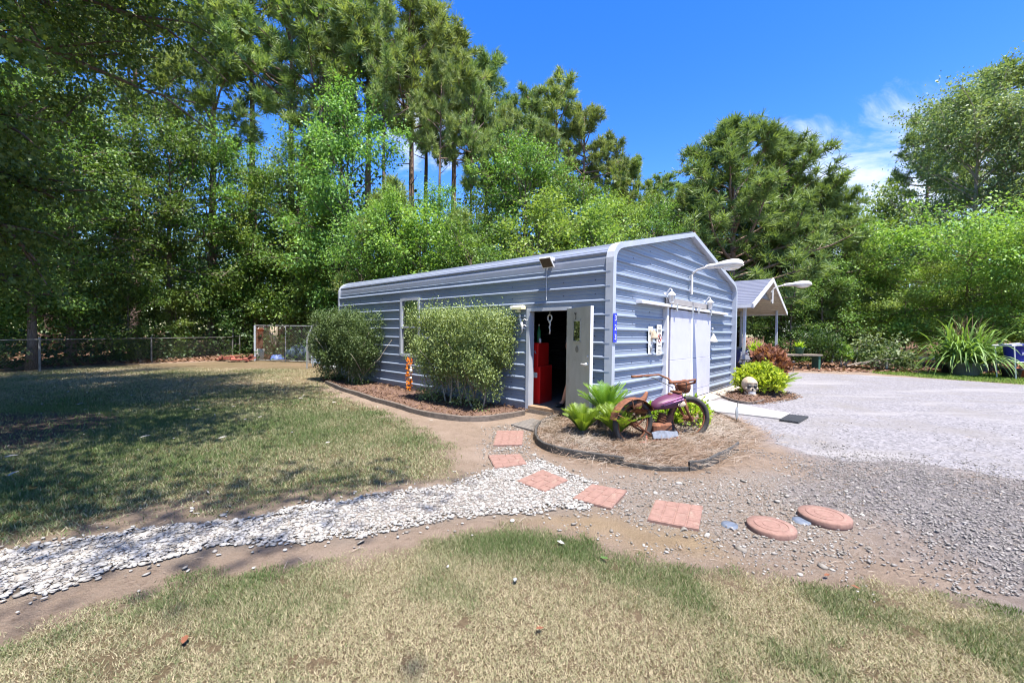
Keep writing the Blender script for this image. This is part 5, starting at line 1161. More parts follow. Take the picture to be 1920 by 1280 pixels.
sago('low bright sago palm at the left of the straw bed', 1092, 822, .40, 28, 91, .10, (.8, 1.42))
sago('sago palm with raised fronds behind the front one', 1136, 810, .52, 28, 92, .24, (.8, 1.45))
sago('sago palm right in front of the rusty motorcycle wheel', 1156, 829, .45, 28, 93, .12, (.7, 1.42))
sago('small sago palm behind the lime bush by the drive', 1452, 738, .62, 18, 94, .10, (.5, 1.2), scale=1.6)
# ------------------------------------------------------------------ rusty motorcycle
P0_, P1_ = G(1186, 834), G(1290, 822); ax_ = (P1_ - P0_); WBS = float(np.linalg.norm(ax_)); ang = math.atan2(ax_[1], ax_[0])
bike = thing('motorcycle', 'stripped rusty motorcycle with purple tank standing in the straw bed', 'motorcycle', (P0_ + P1_) / 2 + np.array([0, 0, -.03]), ang)
h = WBS / 2
def wheel(x, y, steer=0.0, R=.315):
    c, s = math.cos(steer), math.sin(steer); mb = MB(); ring = lambda rr: [(x + rr * math.cos(k * .1745) * c, y + rr * math.cos(k * .1745) * s, R + rr * math.sin(k * .1745)) for k in range(36)]
    mb.tube(ring(R - .035), .036, 8, closed=True); wh = obj('wheel', mb, M['rubber'], bike, True)
    mb = MB(); mb.tube(ring(R - .078), .012, 6, closed=True); obj('rim', mb, M['rust'], wh, True)
    mb = MB()
    for k in range(12): a1 = k * .5236; mb.tube([(x, y, R), (x + (R - .08) * math.cos(a1) * c, y + (R - .08) * math.cos(a1) * s, R + (R - .08) * math.sin(a1))], .0035, 4)
    obj('spokes', mb, M['rust'], wh); mb = MB(); mb.tube([(x - s * .06, y - c * -.0 - .06 * c, R), (x + s * .06, y + .06 * c, R)], [.04, .04], 12); obj('hub', mb, M['rust'], wh)
wheel(-h, 0); wheel(h, 0, -.25)
mb = MB()
hd_ = (h - .22, 0, .60)
mb.tube([hd_, (.10, 0, .52), (-.22, 0, .47), (-.34, 0, .40)], .022, 8); mb.tube([hd_, (h - .34, 0, .36), (.06, 0, .17), (-.22, 0, .15)], .022, 8); mb.tube([(-.22, 0, .47), (-.20, 0, .30), (-.22, 0, .15)], .022, 8)
for s in (-1, 1): mb.tube([(-.22, s * .05, .15), (-h + .1, s * .09, .24), (-h, s * .09, .315)], .014, 7); mb.tube([(-.30, s * .04, .44), (-h + .12, s * .09, .40), (-h, s * .09, .315)], .014, 7)
obj('frame', mb, M['rust'], bike, True)
mb = MB(); mb.tube([(hd_[0] + .0, 0, .62), (hd_[0] + .03, 0, .52)], .035, 10)
for s in (-1, 1): mb.tube([(h - .22, s * .055, .70), (h - .10, s * .06, .45), (h, s * .06, .30)], [.02, .02, .017], 8); mb.tube([(h - .14, s * .062, .60), (h - .05, s * .065, .36)], .012, 6)
mb.box(h - .27, h - .17, -.075, .075, .685, .71); mb.box(h - .235, h - .135, -.075, .075, .57, .59); obj('fork', mb, M['rust'], bike, True)
tk = MB(); N = 12; sec = [(-.17, .035, .03, .50), (-.13, .075, .06, .515), (-.02, .115, .085, .535), (.10, .130, .095, .555), (.19, .115, .09, .57), (.245, .07, .06, .575), (.262, .02, .02, .575)]
vs = []; fs = []
for x, wy, hz, zc in sec:
    for k in range(16):
        an = 2 * math.pi * k / 16; cz = math.sin(an); vs.append((x, wy * math.copysign(abs(math.cos(an)) ** .8, math.cos(an)), zc + (hz if cz > 0 else hz * .8) * math.copysign(abs(cz) ** .8, cz)))
for i in range(len(sec) - 1):
    for k in range(16): fs.append((i * 16 + k, i * 16 + (k + 1) % 16, (i + 1) * 16 + (k + 1) % 16, (i + 1) * 16 + k))
fs += [tuple(range(15, -1, -1)), tuple(range((len(sec) - 1) * 16, len(sec) * 16))]
tk.add(vs, fs); tk.xf([[1.15, 0, 0, .035], [0, 1.12, 0, 0], [0, 0, 1.08, -.03], [0, 0, 0, 1]]); tank = obj('fuel_tank', tk, M['purple'], bike, True)
mb = MB()
for zz, x0, x1 in ((.612, -.10, .20), (.585, -.06, .24)): mb.tube([(x0, -.105, zz - .045), (x0 + (x1 - x0) * .5, -.158, zz + .01), (x1, -.145, zz + .035)], .007, 5)
obj('stripe', mb, M['pink'], tank, True)
mb = MB(); mb.ball((.18, -.155, .545), (.10, .008, .03), 10, 6, lambda d: 1 - .5 * max(0, -d[0])); mb.ball((.24, -.140, .555), (.035, .012, .035), 8, 6); obj('badge', mb, M['bone'], tank, True)
mb = MB(); mb.lathe([(.03, 0), (.032, .02), (.026, .03)], (.14, 0, .655), 12); obj('filler_cap', mb, M['rust'], tank, True)
st = MB(); vs = []; fs = []
for i, (x, wy, z) in enumerate(((-.56, .10, .475), (-.52, .125, .49), (-.44, .13, .485), (-.34, .11, .475), (-.26, .06, .485), (-.19, .03, .50), (-.16, .018, .49))):
    for k in range(7):
        f = -1 + k / 3; vs.append((x, wy * f, z + .05 * f * f * (1 if i < 4 else .4) - (.025 if i in (2, 3) else 0)))
for i in range(6):
    for k in range(6): fs.append((i * 7 + k, i * 7 + 7 + k, i * 7 + 8 + k, i * 7 + k + 1))
st.add(vs, fs); st.add([(v_[0], v_[1], v_[2] - .02) for v_ in vs], [f[::-1] for f in fs])
for k in range(6): st.add([vs[k], vs[k + 1], (vs[k + 1][0], vs[k + 1][1], vs[k + 1][2] - .02), (vs[k][0], vs[k][1], vs[k][2] - .02)], [(0, 1, 2, 3)])
st.tube([(-.46, .0, .50), (-.40, 0, .58), (-.30, 0, .64), (-.26, 0, .72)], [.075, .06, .035, .018], 8)
seat = obj('saddle', st, M['rust'], bike, True)
mb = MB()
for s in (-1, 1): mb.tube([(-.45 + .02 * math.sin(q), s * .06 + .018 * math.cos(q), .40 + .006 * q) for q in np.linspace(0, 13, 26)], .004, 4)
obj('spring', mb, M['rust'], seat)
mb = MB(); x0 = hd_[0] - .02
mb.tube([(x0 + .02, 0, .70), (x0 + .0, 0, .80)], .018, 8)
for s in (-1, 1): mb.tube([(x0, 0, .79), (x0 + .05, s * .10, .80), (x0 + .09, s * .24, .85), (x0 - .0, s * .33, .90), (x0 - .28, s * .36, .885), (x0 - .42, s * .36, .88)], .014, 8); mb.tube([(x0 - .28, s * .36, .885), (x0 - .46, s * .36, .88)], .020, 8)
obj('handlebar', mb, M['rust'], bike, True)
mb = MB(); mb.lathe([(.02, -.07), (.07, -.055), (.095, 0), (.10, .03), (.09, .035)], n=14); mb.xf([[0, 0, 1, h - .10], [0, 1, 0, 0], [-1, 0, 0, .765], [0, 0, 0, 1]]); obj('headlight', mb, M['rust'], bike, True)
mb = MB(); vs = []; fs = []
for i in range(11):
    an = math.radians(28 + i * 14); 
    for k in range(5):
        f = -1 + k / 2; rr = .345 - .02 * f * f; vs.append((-h + rr * math.cos(an), .07 * f, .315 + rr * math.sin(an)))
for i in range(10):
    for k in range(4): fs.append((i * 5 + k, i * 5 + k + 1, i * 5 + 6 + k, i * 5 + 5 + k))
mb.add(vs, fs)
for s in (-1, 1): mb.tube([(-h - .08, s * .075, .645), (-h, s * .085, .315)], .007, 5); mb.tube([(-h - .3, s * .07, .46), (-h, s * .085, .315)], .007, 5)
obj('fender', mb, M['rust'], bike)
mb = MB(); mb.bbox(-.19, .13, -.09, .09, .10, .30, .03); mb.tube([(-.02, 0, .28), (.02, 0, .42)], [.06, .05], 12); mb.tube([(.08, 0, .27), (.16, 0, .38)], [.055, .045], 12)
for k in range(4): mb.tube([(-.02 + .01 * k, 0, .31 + .03 * k), (-.017 + .01 * k, 0, .318 + .03 * k)], [.075, .075], 12)
obj('engine', mb, M['rust'], bike)
mb = MB(); vs = []
for k in range(9):
    f = k / 8; vs += [(-.30 + .42 * f, -.16, .215 + .016 * math.sin(f * 5)), (-.30 + .42 * f, -.19, .13 + .012 * math.sin(f * 7 + 1))]
mb.add(vs, [(2 * k, 2 * k + 1, 2 * k + 3, 2 * k + 2) for k in range(8)]); mb.add([(v_[0], v_[1] + .012, v_[2]) for v_ in vs], [(2 * k + 2, 2 * k + 3, 2 * k + 1, 2 * k) for k in range(8)]); obj('chain_guard', mb, pm('grey_guard', (.20, .22, .26), (.12, .13, .15), .7, 14), bike)
mb = MB(); mb.tube([(.14, -.10, .10), (-.1, -.17, .08), (-.52, -.17, .09)], [.02, .024, .03], 8); mb.tube([(-.02, -.20, .09), (-.02, .20, .09)], .015, 7); mb.tube([(-.02, -.2, .09), (-.06, -.24, .0)], .012, 6); mb.tube([(-.40, -.15, .0), (-.36, -.13, .12), (-.30, -.05, .16)], .012, 6)
for k in range(9): mb.tube([(-.30 + .055 * k, -.19, .13), (-.31 + .057 * k, -.215, .02 + .05 * ((k * 7) % 3) / 3)], [.012, .006], 5)
obj('exhaust', mb, M['rustred'], bike)
mb = MB()
for s in (-1, 1): mb.tube([(x0 - .30, s * .35, .885), (x0 - .12, s * .30, .86), (x0 + .06, s * .12, .74), (x0 + .02, s * .04, .60), (.1, s * .05, .44)], .006, 5)
obj('cable', mb, M['black'], bike, True)
# skull ornaments
def skull(label, loc, rot, s, m, jaw=True):
    t = thing('skull_ornament', label, 'ornament', loc, rot); t.scale = (s, s, s)
    mb = MB(); mb.ball((0, .02, .62), (.36, .46, .38), 20, 14, lambda d: 1 - .10 * max(0, -d[1]) * max(0, -d[2] + .3)); mb.ball((0, -.22, .36), (.24, .22, .22), 14, 10); mb.ball((.22, -.25, .44), (.10, .12, .09), 10, 8); mb.ball((-.22, -.25, .44), (.10, .12, .09), 10, 8); mb.ball((0, -.33, .72), (.26, .10, .10), 12, 8); obj('cranium', mb, m, t, True)
    mb = MB()
    for q in (-1, 1): mb.ball((q * .135, -.375, .56), (.09, .07, .085), 12, 8)
    mb.ball((0, -.43, .41), (.045, .04, .07), 8, 6); obj('eye_sockets', mb, M['black'], t, True)
    mb = MB(); mb.tube([(-.22, -.05, .22), (-.20, -.22, .12), (-.10, -.36, .10), (.10, -.36, .10), (.20, -.22, .12), (.22, -.05, .22)], [.05, .06, .07, .07, .06, .05], 8); mb.ball((0, -.30, .08), (.17, .13, .08), 12, 8); obj('jaw', mb, m, t, True)
    mb = MB()
    for k in range(8): x = -.14 + .04 * k; yv = -.40 + .25 * (x / .2) ** 2 * .5; mb.bbox(x - .017, x + .017, yv - .03, yv + .03, .17, .29, .006)
    obj('teeth', mb, M['whitebone'], t)
p = G(1405, 746); skull('weathered tan skull sculpture in front of the lime bush', p + np.array([0, 0, .04]), -.2, .46, M['bone'])
p = AT(1273, 772, 6.45); skull('white skull behind the motorcycle handlebar', (p[0], p[1], .28), .9, .34, M['whitebone'])
t = thing('post', 'short wooden stump under the white skull behind the motorcycle', 'stump', (p[0], p[1], -.02)); mb = MB(); mb.lathe([(.13, 0), (.11, .05), (.10, .25), (.105, .30)], n=12); obj('stump', mb, M['bark'], t)
# leafy plants
def bush(name, label, p, R, H, n, nl, m, ls, seed, cat='shrub', stem=True, flat=.9, tpl=T_DIAMOND, upb=.6):
    r = np.random.default_rng(seed); t = thing(name, label, cat, p); d = unit(r.normal(0, 1, (n, 3))); d[:, 2] = np.abs(d[:, 2]) * 1.0 - .35 * (r.random(n) < .4)
    k = (.55 + .45 * r.random(n) ** .5) * (.8 + .4 * fbm(d[:, 0] * 2 + 5, d[:, 1] * 2 + d[:, 2] * 2, seed)); C = d * k[:, None] * np.array([R, R, H * .55]) + np.array([0, 0, H * .42])
    V, F, ti = clumps(r, C, nl, np.array([.10, .10, .08]) * R, ls, tpl, upb, ax0=d); link('foliage', npmesh(name + '_leaves', V, F, m, {'tint': ti}), t)
    mb = MB()
    for q in range(7): mb.tube(limb(r, (r.normal(0, .03), r.normal(0, .03), 0), (r.normal(0, .5), r.normal(0, .5), 1), H * .75, 0, 4), [.02 * R + .006, .015 * R + .005, .012 * R + .003, .005, .003], 5)
    obj('stem', mb, M['bark'], t); return t
bush('lime_bush', 'rounded lime yellow bush behind the tan skull', G(1422, 742), .50, .78, 420, 12, M['lime'], .095, 101)
bush('copper_plant', 'copper brown leafed plant behind the lime bush', G(1441, 736), .40, 1.22, 170, 11, M['copper'], .15, 102, 'plant')
bush('low_plant', 'small green leafy plant under the motorcycle tank', G(1245, 799) + np.array([0, 0, 0]), .27, .42, 120, 11, M['lime'], .06, 103, 'plant')
bush('low_plant', 'lime leafed plant behind the front wheel of the motorcycle', AT(1290, 790, 6.3) * np.array([1, 1, 0]), .30, .50, 120, 11, M['lime'], .065, 104, 'plant')
# garden stake with feather shape
p = G(1381, 796); t = thing('garden_stake', 'thin garden stake with a pale feather shape at the corner of the straw bed', 'garden stake', p)
mb = MB(); mb.tube([(0, 0, -.03), (.005, 0, .22), (.012, 0, .36)], .005, 6); mb.ball((.012, 0, .365), .012, 8, 6); obj('rod', mb, M['black'], t, True)
mb = MB(); mb.ball((.0, .0, .21), (.028, .008, .125), 12, 10, lambda d: 1 - .25 * max(0, d[2])); obj('feather', mb, M['galv'], t, True)
p = G(1383, 801); mb = MB(); mb.ball((0, 0, .015), (.05, .035, .03), 10, 6, lambda d: 1 + .15 * math.sin(5 * d[0] + 3 * d[1])); obj('rock', mb, M['bark'], None, True, label='dark rock at the foot of the thin garden stake', cat='rock', loc=p)
# ------------------------------------------------------------------ carport
CP = B(11.55, .79, 0)
cp = thing('carport', 'open carport with grey ribbed gable roof on white posts', 'carport', CP, BROT)
CW, CL, CE, CPk = 6.05, 6.2, 2.72, 3.85
def post(x, y, h, w_=.05):
    mb = MB(); mb.bbox(x - w_, x + w_, y - w_, y + w_, 0, h, .01); obj('post', mb, M['trim'], cp)
for y in (.0, 1.55, 3.1, 4.65, 6.1):
    for x in (0, CW): post(x, y, CE + .05)
OV = .42
for s in (0, 1):
    xe = -OV if s == 0 else CW + OV; ze = CE - OV * (CPk - CE) / (CW / 2); xm = CW / 2; L = math.hypot(xm - xe, CPk - ze); d = np.array([xm - xe, 0, CPk - ze]) / L; nr = np.array([-d[2], 0, d[0]]); nr = nr if nr[2] > 0 else -nr
    for nm, off, m_ in (('roof', .06, M['slate']), ('ceiling', -.02, M['ceiling'])):
        mb = MB(); pts = []
        for k in range(int(L / RIB) + 1):
            for q, o_ in ((-.03, 0), (-.012, .022), (.012, .022), (.03, 0)):
                sv = k * RIB + .08 + q
                if 0 <= sv <= L: pts.append((sv, o_))
        pts = [(0, 0)] + pts + [(L, 0)]; vs = []
        for sv, o_ in pts:
            base = np.array([xe, 0, ze]) + d * sv + nr * (off + (o_ if off > 0 else -o_)); vs += [base + np.array([0, -.35, 0]), base + np.array([0, CL, 0])]
        mb.add(vs, [(2 * i, 2 * i + 2, 2 * i + 3, 2 * i + 1) for i in range(len(pts) - 1)]); obj(nm, mb, m_, cp)
    mb = MB(); mid = (np.array([xe, 0, ze]) + np.array([xm, 0, CPk])) / 2; mb.obox(mid + np.array([0, -.36, .0]), d * (L / 2 + .01), (0, .02, 0), nr * .085); obj('rake_board', mb, M['white'], cp)
    mb = MB(); mb.box(min(xe, xe + .02) - .02, xe + .02, -.34, CL, ze - .07, ze + .07); obj('eave_board', mb, M['white'], cp)
mb = MB(); mb.box(-.05, CW + .05, CL - .1, CL, CE - .06, CE + .06); obj('tie_beam', mb, M['trim'], cp)
mb = MB(); mb.add([(.05, .08, CE + .40), (CW - .05, .08, CE + .40), (CW / 2, .08, CPk - .05)], [(0, 1, 2)]); mb.add([(.05, .10, CE + .40), (CW - .05, .10, CE + .40), (CW / 2, .10, CPk - .05)], [(2, 1, 0)]); mb.xf([[.62, 0, 0, CW / 2 * .38], [0, 1, 0, 0], [0, 0, 1, 0], [0, 0, 0, 1]]); obj('gable_panel', mb, M['siding'], cp)
p = CP + BU * (CW / 2 - .25) - BV * .33 + np.array([0, 0, 3.38]); street_lamp(p, BROT + .2, 'alloy street lamp on curved arm fixed to the carport gable', 1.3)
# car under the carport
car = thing('parked_car', 'dark blue car parked under the carport, mostly hidden by the building', 'car', CP + BU * 2.3 + BV * 2.6, BROT)
cb = MB(); prof = [(-2.1, .45), (-2.15, .75), (-2.0, .92), (-1.2, 1.02), (-.55, 1.50), (.9, 1.55), (1.75, 1.08), (2.1, 1.0), (2.15, .5), (2.1, .35), (-2.05, .35)]
vs = []
for x, s in ((-.86, 0), (-.80, 1), (.80, 1), (.86, 0)): vs += [((x * (.82 if z > 1.2 else 1)), y, z) for y, z in prof]
n_ = len(prof); fs = [tuple(range(n_)), tuple(range(4 * n_ - 1, 3 * n_ - 1, -1))]
for i in range(3):
    for k in range(n_): fs.append((i * n_ + k, (i + 1) * n_ + k, (i + 1) * n_ + (k + 1) % n_, i * n_ + (k + 1) % n_))
cb.add(vs, fs); obj('body', cb, M['carblue'], car)
mb = MB(); mb.box(-.83, .83, -2.2, -2.06, .38, .62); obj('bumper', mb, M['cargrey'], car)
mb = MB(); mb.add([(-.62, -1.16, 1.07), (.62, -1.16, 1.07), (.56, -.62, 1.465), (-.56, -.62, 1.465)], [(0, 1, 2, 3)]); obj('windscreen', mb, M['pane'], car)
for s in (-1, 1):
    mb = MB(); mb.add([(s * .87, -.9, 1.08), (s * .87, 1.5, 1.10), (s * .735, .9, 1.47), (s * .735, -.5, 1.45)], [(0, 1, 2, 3)]); obj('side_window', mb, M['pane'], car)
    mb = MB(); mb.bbox(s * .6 - .18, s * .6 + .18, -2.17, -2.09, .66, .82, .02); obj('headlight', mb, M['lens'], car)
    for y in (-1.35, 1.35):
        mb = MB(); mb.lathe([(.20, -.1), (.32, -.1), (.34, -.06), (.34, .06), (.32, .1), (.20, .1)], n=20); mb.xf([[0, 0, 1, s * .80], [0, 1, 0, y], [-1, 0, 0, .34], [0, 0, 0, 1]]); wh = obj('wheel', mb, M['rubber'], car, True)
        mb = MB(); mb.lathe([(.02, -.09), (.205, -.085), (.205, .085), (.02, .09)], n=16); mb.xf([[0, 0, 1, s * .80], [0, 1, 0, y], [-1, 0, 0, .34], [0, 0, 0, 1]]); obj('rim', mb, M['cargrey'], wh, True)
# ------------------------------------------------------------------ fence and kennel on the left
def chain(mb, P0, P1, z0, z1, s, wr):
    P0 = np.array(P0, float); P1 = np.array(P1, float); d = P1 - P0; L = np.linalg.norm(d[:2]); d = d / L; nr = np.array([-d[1], d[0], 0]) * wr; n = int(L / s) + 1; H = z1 - z0; m_ = H
    for k in range(-int(H / s) - 1, n + 1):
        for sg in (1, -1):
            a0 = k * s if sg == 1 else k * s + H; a1 = a0 + sg * H; u0, u1 = (0, 1)
            def clipu(u): return a0 + (a1 - a0) * u
            lo, hi = min(a0, a1), max(a0, a1)
            if hi <= 0 or lo >= L: continue
            us = [0.0, 1.0]
            if a0 < 0: us[0] = -a0 / (a1 - a0)
            if a0 > L: us[0] = (L - a0) / (a1 - a0)
            if a1 < 0: us[1] = -a0 / (a1 - a0)
            if a1 > L: us[1] = (L - a0) / (a1 - a0)
            A_ = P0 + d * clipu(us[0]) + np.array([0, 0, z0 + H * us[0]]); B2 = P0 + d * clipu(us[1]) + np.array([0, 0, z0 + H * us[1]]); t_ = unit(B2 - A_); q = np.cross(t_, nr / wr) * wr
            mb.add([A_ - q, A_ + q, B2 + q, B2 - q], [(0, 1, 2, 3)]); mb.add([A_ - nr, A_ + nr, B2 + nr, B2 - nr], [(0, 1, 2, 3)])
f0, f1 = G(-420, 735), G(436, 668); d_ = f1 - f0
fence = thing('chain_link_fence', 'low chain-link fence with grey posts along the dark woods', 'fence', f0)
L_f = np.linalg.norm(d_); fp = [G(105, 697), G(290, 680), G(436, 668)]; stp = np.linalg.norm(fp[1] - fp[0])
us_ = [np.linalg.norm(p - f0) for p in fp]; us_ = sorted(us_ + [us_[0] - stp * k for k in range(1, 6) if us_[0] - stp * k > 0])
for u_ in us_:
    q = d_ / L_f * u_; mb = MB(); mb.tube([(q[0], q[1], -.1), (q[0], q[1], 1.08)], .032, 8); mb.ball((q[0], q[1], 1.09), .036, 8, 6); obj('post', mb, M['oldgalv'], fence)
mb = MB(); mb.tube([(0, 0, 1.04), tuple(d_ + np.array([0, 0, 1.04]))], .021, 6); obj('top_rail', mb, M['oldgalv'], fence)
mb = MB(); chain(mb, (0, 0, 0), d_, .03, 1.03, .10, .0016); obj('wire_mesh', mb, M['oldgalv'], fence)
g0 = G(436, 667); gt = thing('fence_gate', 'narrow grey pipe gate frame at the far end of the fence', 'gate', g0)
mb = MB()
for x in (0, .38): mb.tube([(x, .02, -.05), (x, .02, 1.55 if x == 0 else 1.15)], .035, 8)
mb.tube([(0, .02, .65), (.38, .02, .65)], .02, 6); mb.tube([(0, .02, 1.08), (.38, .02, 1.08)], .02, 6); obj('gate_frame', mb, M['oldgalv'], gt)
mb = MB(); mb.box(.16, .22, -.02, .06, .58, .72); obj('latch', mb, M['oldgalv'], gt)
k0, k1, k2 = G(478, 676), G(595, 680), G(458, 668)
ken = thing('dog_kennel', 'rusty framed chain-link kennel at the edge of the woods', 'kennel', k0)
kd = k1 - k0; kd[2] = 0; kb = unit(np.array([kd[1], -kd[0], 0])); kb = kb if kb[1] > 0 else -kb; kb = kb * 3.0; KH = 1.66
for q, m_, r_ in ((np.zeros(3), 'trim', .05), (kd, 'galv', .03), (kb, 'rust', .04), (kd + kb, 'galv', .03), (kd * .5, 'galv', .02)):
    mb = MB(); mb.tube([(q[0], q[1], -.05), (q[0], q[1], KH)], r_, 8); obj('post', mb, M[m_], ken)
mb = MB(); up = np.array([0, 0, KH]); mb.tube([up, kd + up, kd + kb + up, kb + up], .022, 6, closed=True); mb.tube([(0, 0, .05), tuple(kd + np.array([0, 0, .05]))], .018, 6); obj('rail', mb, M['galv'], ken)
mb = MB(); chain(mb, (0, 0, 0), kd, .04, KH, .13, .0045); obj('wire_mesh', mb, M['oldgalv'], ken); mb = MB(); chain(mb, kb, kb + kd, .04, KH, .13, .008); chain(mb, (0, 0, 0), kb, .04, KH, .13, .006); obj('rusty_mesh', mb, M['rust'], ken)
mb = MB(); q = kb * .25; mb.tube([(q[0] - .30, q[1], -.02), (q[0] - .30, q[1], KH - .2)], .05, 8); mb.tube([(q[0] - .55, q[1], .0), (q[0] - .50, q[1], KH - .1)], .04, 8); mb.bbox(q[0] - .75, q[0] - .30, q[1] + .1, q[1] + .14, 0, KH - .1, .01); obj('rusty_panel', mb, M['rust'], ken)
def at(px, py, Y, z): p = AT(px, py, Y); return np.array([p[0], Y, z])
KY = k0[1]
t = thing('hanging_bowl', 'small red bowl hanging on the kennel rail', 'bowl', AT(489, 617, KY - .12)); mb = MB(); mb.lathe([(.05, -.10), (.11, -.09), (.15, -.01), (.155, .0), (.14, -.0), (.10, -.07)], n=14); obj('bowl', mb, M['terracotta'], t, True); mb = MB(); mb.tube([(-.14, 0, 0), (-.1, .08, .12), (.1, .08, .12), (.14, 0, 0)], .008, 4); obj('hanger', mb, M['galv'], t)
t = thing('hanging_rope', 'grey coils of rope hung over the kennel rail', 'rope', AT(512, 612, KY - .05)); mb = MB()
for dx, L in ((-.10, .62), (-.04, .85), (.05, .55), (.12, .9)): mb.tube([(dx, 0, .05), (dx - .04, -.03, -L * .6), (dx + .02, -.02, -L), (dx + .09, -.03, -L * .8), (dx + .06, 0, .0)], .022, 5)
obj('coils', mb, M['bone'], t, True)
t = thing('blue_basin', 'upturned blue plastic basin inside the kennel', 'basin', at(520, 672, KY + 1.0, 0)); mb = MB(); mb.lathe([(.32, 0), (.34, .02), (.31, .06), (.26, .18), (.2, .24), (.02, .25)], n=18); obj('basin', mb, M['bluebarrel'], t, True)
t = thing('tarp_heap', 'dull blue tarp heaped inside the right of the kennel', 'tarp', at(568, 668, KY + 1.2, 0)); mb = MB(); mb.ball((0, 0, .2), (.85, .5, .55), 18, 12, lambda d: 1 + .18 * math.sin(5 * d[0] + 2) * math.sin(4 * d[2] + d[1] * 5)); obj('tarp', mb, pm('tarp', (.045, .075, .11), (.03, .05, .075), .7, 6), t, True)
t = thing('white_bucket', 'pale bucket at the front corner of the kennel', 'bucket', at(486, 675, KY + .3, 0)); mb = MB(); mb.lathe([(.17, 0), (.20, .30), (.21, .55), (.19, .55), (.17, .1)], n=14); obj('bucket', mb, M['signwhite'], t, True)
t = thing('hedge_debris', 'pile of rusty red scrap beside the kennel', 'scrap pile', at(450, 681, KY - .6, 0)); mb = MB(); r = np.random.default_rng(3)
for k in range(16): a = r.uniform(0, 3.1); c_ = np.array([r.normal(0, .35), r.normal(0, .25), r.uniform(.04, .22)]); mb.obox(c_, (math.cos(a) * r.uniform(.1, .3), math.sin(a) * .2, r.normal(0, .05)), (-math.sin(a) * .08, math.cos(a) * .08, 0), (0, 0, .025))
obj('scrap', mb, M['rustred'], t); t.name = 'scrap_pile'
sp = AT(593, 676, 18.2); t = thing('metal_sheet', 'pale blue corrugated metal sheet standing beside the kennel', 'metal sheet', (sp[0], 18.2, 0), -.45); mb = MB(); vs = []
for k in range(33): x = -.33 + .66 * k / 32; o_ = .02 if k % 4 in (1, 2) else 0; vs += [(x, -o_, -.02), (x, -o_, 1.35 - .15 * (x + .33))]
mb.add(vs, [(2 * k, 2 * k + 2, 2 * k + 3, 2 * k + 1) for k in range(32)]); obj('sheet', mb, M['sheet'], t); mb = MB(); mb.box(-.35, .35, .01, .05, .5, .56); obj('batten', mb, M['wood'], t)
hp_ = AT(625, 700, 16.0); t = thing('wire_arch', 'arched wire hoop covered in mesh behind the dark shrub', 'trellis', (hp_[0], 16.0, 0), .2); mb = MB()
for y in (0, .8): mb.tube([(-.95, y, 0), (-.95, y, 1.15), (-.75, y, 1.65), (-.35, y, 1.98), (0, y, 2.05), (.35, y, 1.98), (.75, y, 1.65), (.95, y, 1.15), (.95, y, 0)], .025, 6)
obj('hoop', mb, M['galv'], t)
mb = MB(); arc = [(-.95, .2), (-.95, 1.15), (-.75, 1.65), (-.35, 1.98), (0, 2.05), (.35, 1.98), (.75, 1.65), (.95, 1.15), (.95, .2)]
for x, z in arc: mb.tube([(x, 0, z), (x, .8, z)], .008, 4)
for y in (.2, .4, .6): mb.tube([(x, y, z) for x, z in arc], .008, 4)
obj('wire_mesh', mb, M['galv'], t)
t = thing('stone_ornament', 'pale grey stone lying by the stems of the far shrub', 'rock', G(622, 695)); mb = MB(); mb.ball((0, 0, .1), (.30, .18, .16), 12, 8, lambda d: 1 + .12 * math.sin(4 * d[0] + 3 * d[1])); obj('stone', mb, M['galv'], t, True)
# ------------------------------------------------------------------ right side, across the drive
def pot(name, label, p, r0, r1, H, m, cat='pot', extra=None):
    t = thing(name, label, cat, p); mb = MB(); mb.lathe([(r0 * .9, 0), (r0, .01), (r1 * .97, H * .86), (r1 * 1.06, H * .87), (r1 * 1.08, H), (r1 * .93, H), (r1 * .9, H * .9)], n=18); obj('pot', mb, m, t, True); mb = MB(); mb.lathe([(r1 * .92, H * .9), (.01, H * .92)], n=14); obj('soil', mb, M['bark'], t); return t
def long_grass(t, n, L, W, seed, m, h0, spread=.25, name='blades', e=(.5, 1.5), cur=1.2):
    r = np.random.default_rng(seed); V, F, T = [], [], []; o = 0
    for i in range(n):
        az = r.uniform(0, 6.283); el = r.uniform(*e); l = L * r.uniform(.55, 1.1); p = np.array([spread * r.normal(0, .5), spread * r.normal(0, .5), h0]); d = np.array([math.cos(az) * math.cos(el), math.sin(az) * math.cos(el), math.sin(el)]); sd = np.array([-math.sin(az), math.cos(az), 0]); K = 7; tn = r.normal(.5, .25)
        for k in range(K + 1):
            w_ = W * (1 - (k / K) ** 2) + .002; V += [p - sd * w_, p + sd * w_]; T += [tn, tn]
            if k < K: F.append((o + 2 * k, o + 2 * k + 1, o + 2 * k + 3, o + 2 * k + 2))
            d = unit(d + np.array([0, 0, -cur / K * (.4 + 1.3 * k / K)])); p = p + d * l / K
        o += 2 * (K + 1)
    link(name, npmesh(name, np.array(V), np.array(F), m, {'tint': np.clip(T, 0, 1.1)}), t)
PY = float(G(1808, 702)[1])
t = pot('potted_grass', 'huge arching long-leaved grass in a grey green tub by the drive', G(1808, 703), .40, .50, .52, M['greypot'], 'potted plant'); long_grass(t, 420, 2.1, .040, 111, M['blade'], .5, .55, e=(.55, 1.5), cur=2.2); long_grass(t, 60, 1.6, .012, 112, M['litter'], .9, .4, 'seed_heads', (1.1, 1.5), .4)
t = pot('potted_grass', 'second arching grass partly behind the right of the tub', G(1848, 700) + np.array([0, .6, 0]), .3, .38, .4, M['black'], 'potted plant'); long_grass(t, 150, 1.9, .034, 113, M['blade'], .4, .4, e=(.6, 1.4), cur=1.5)
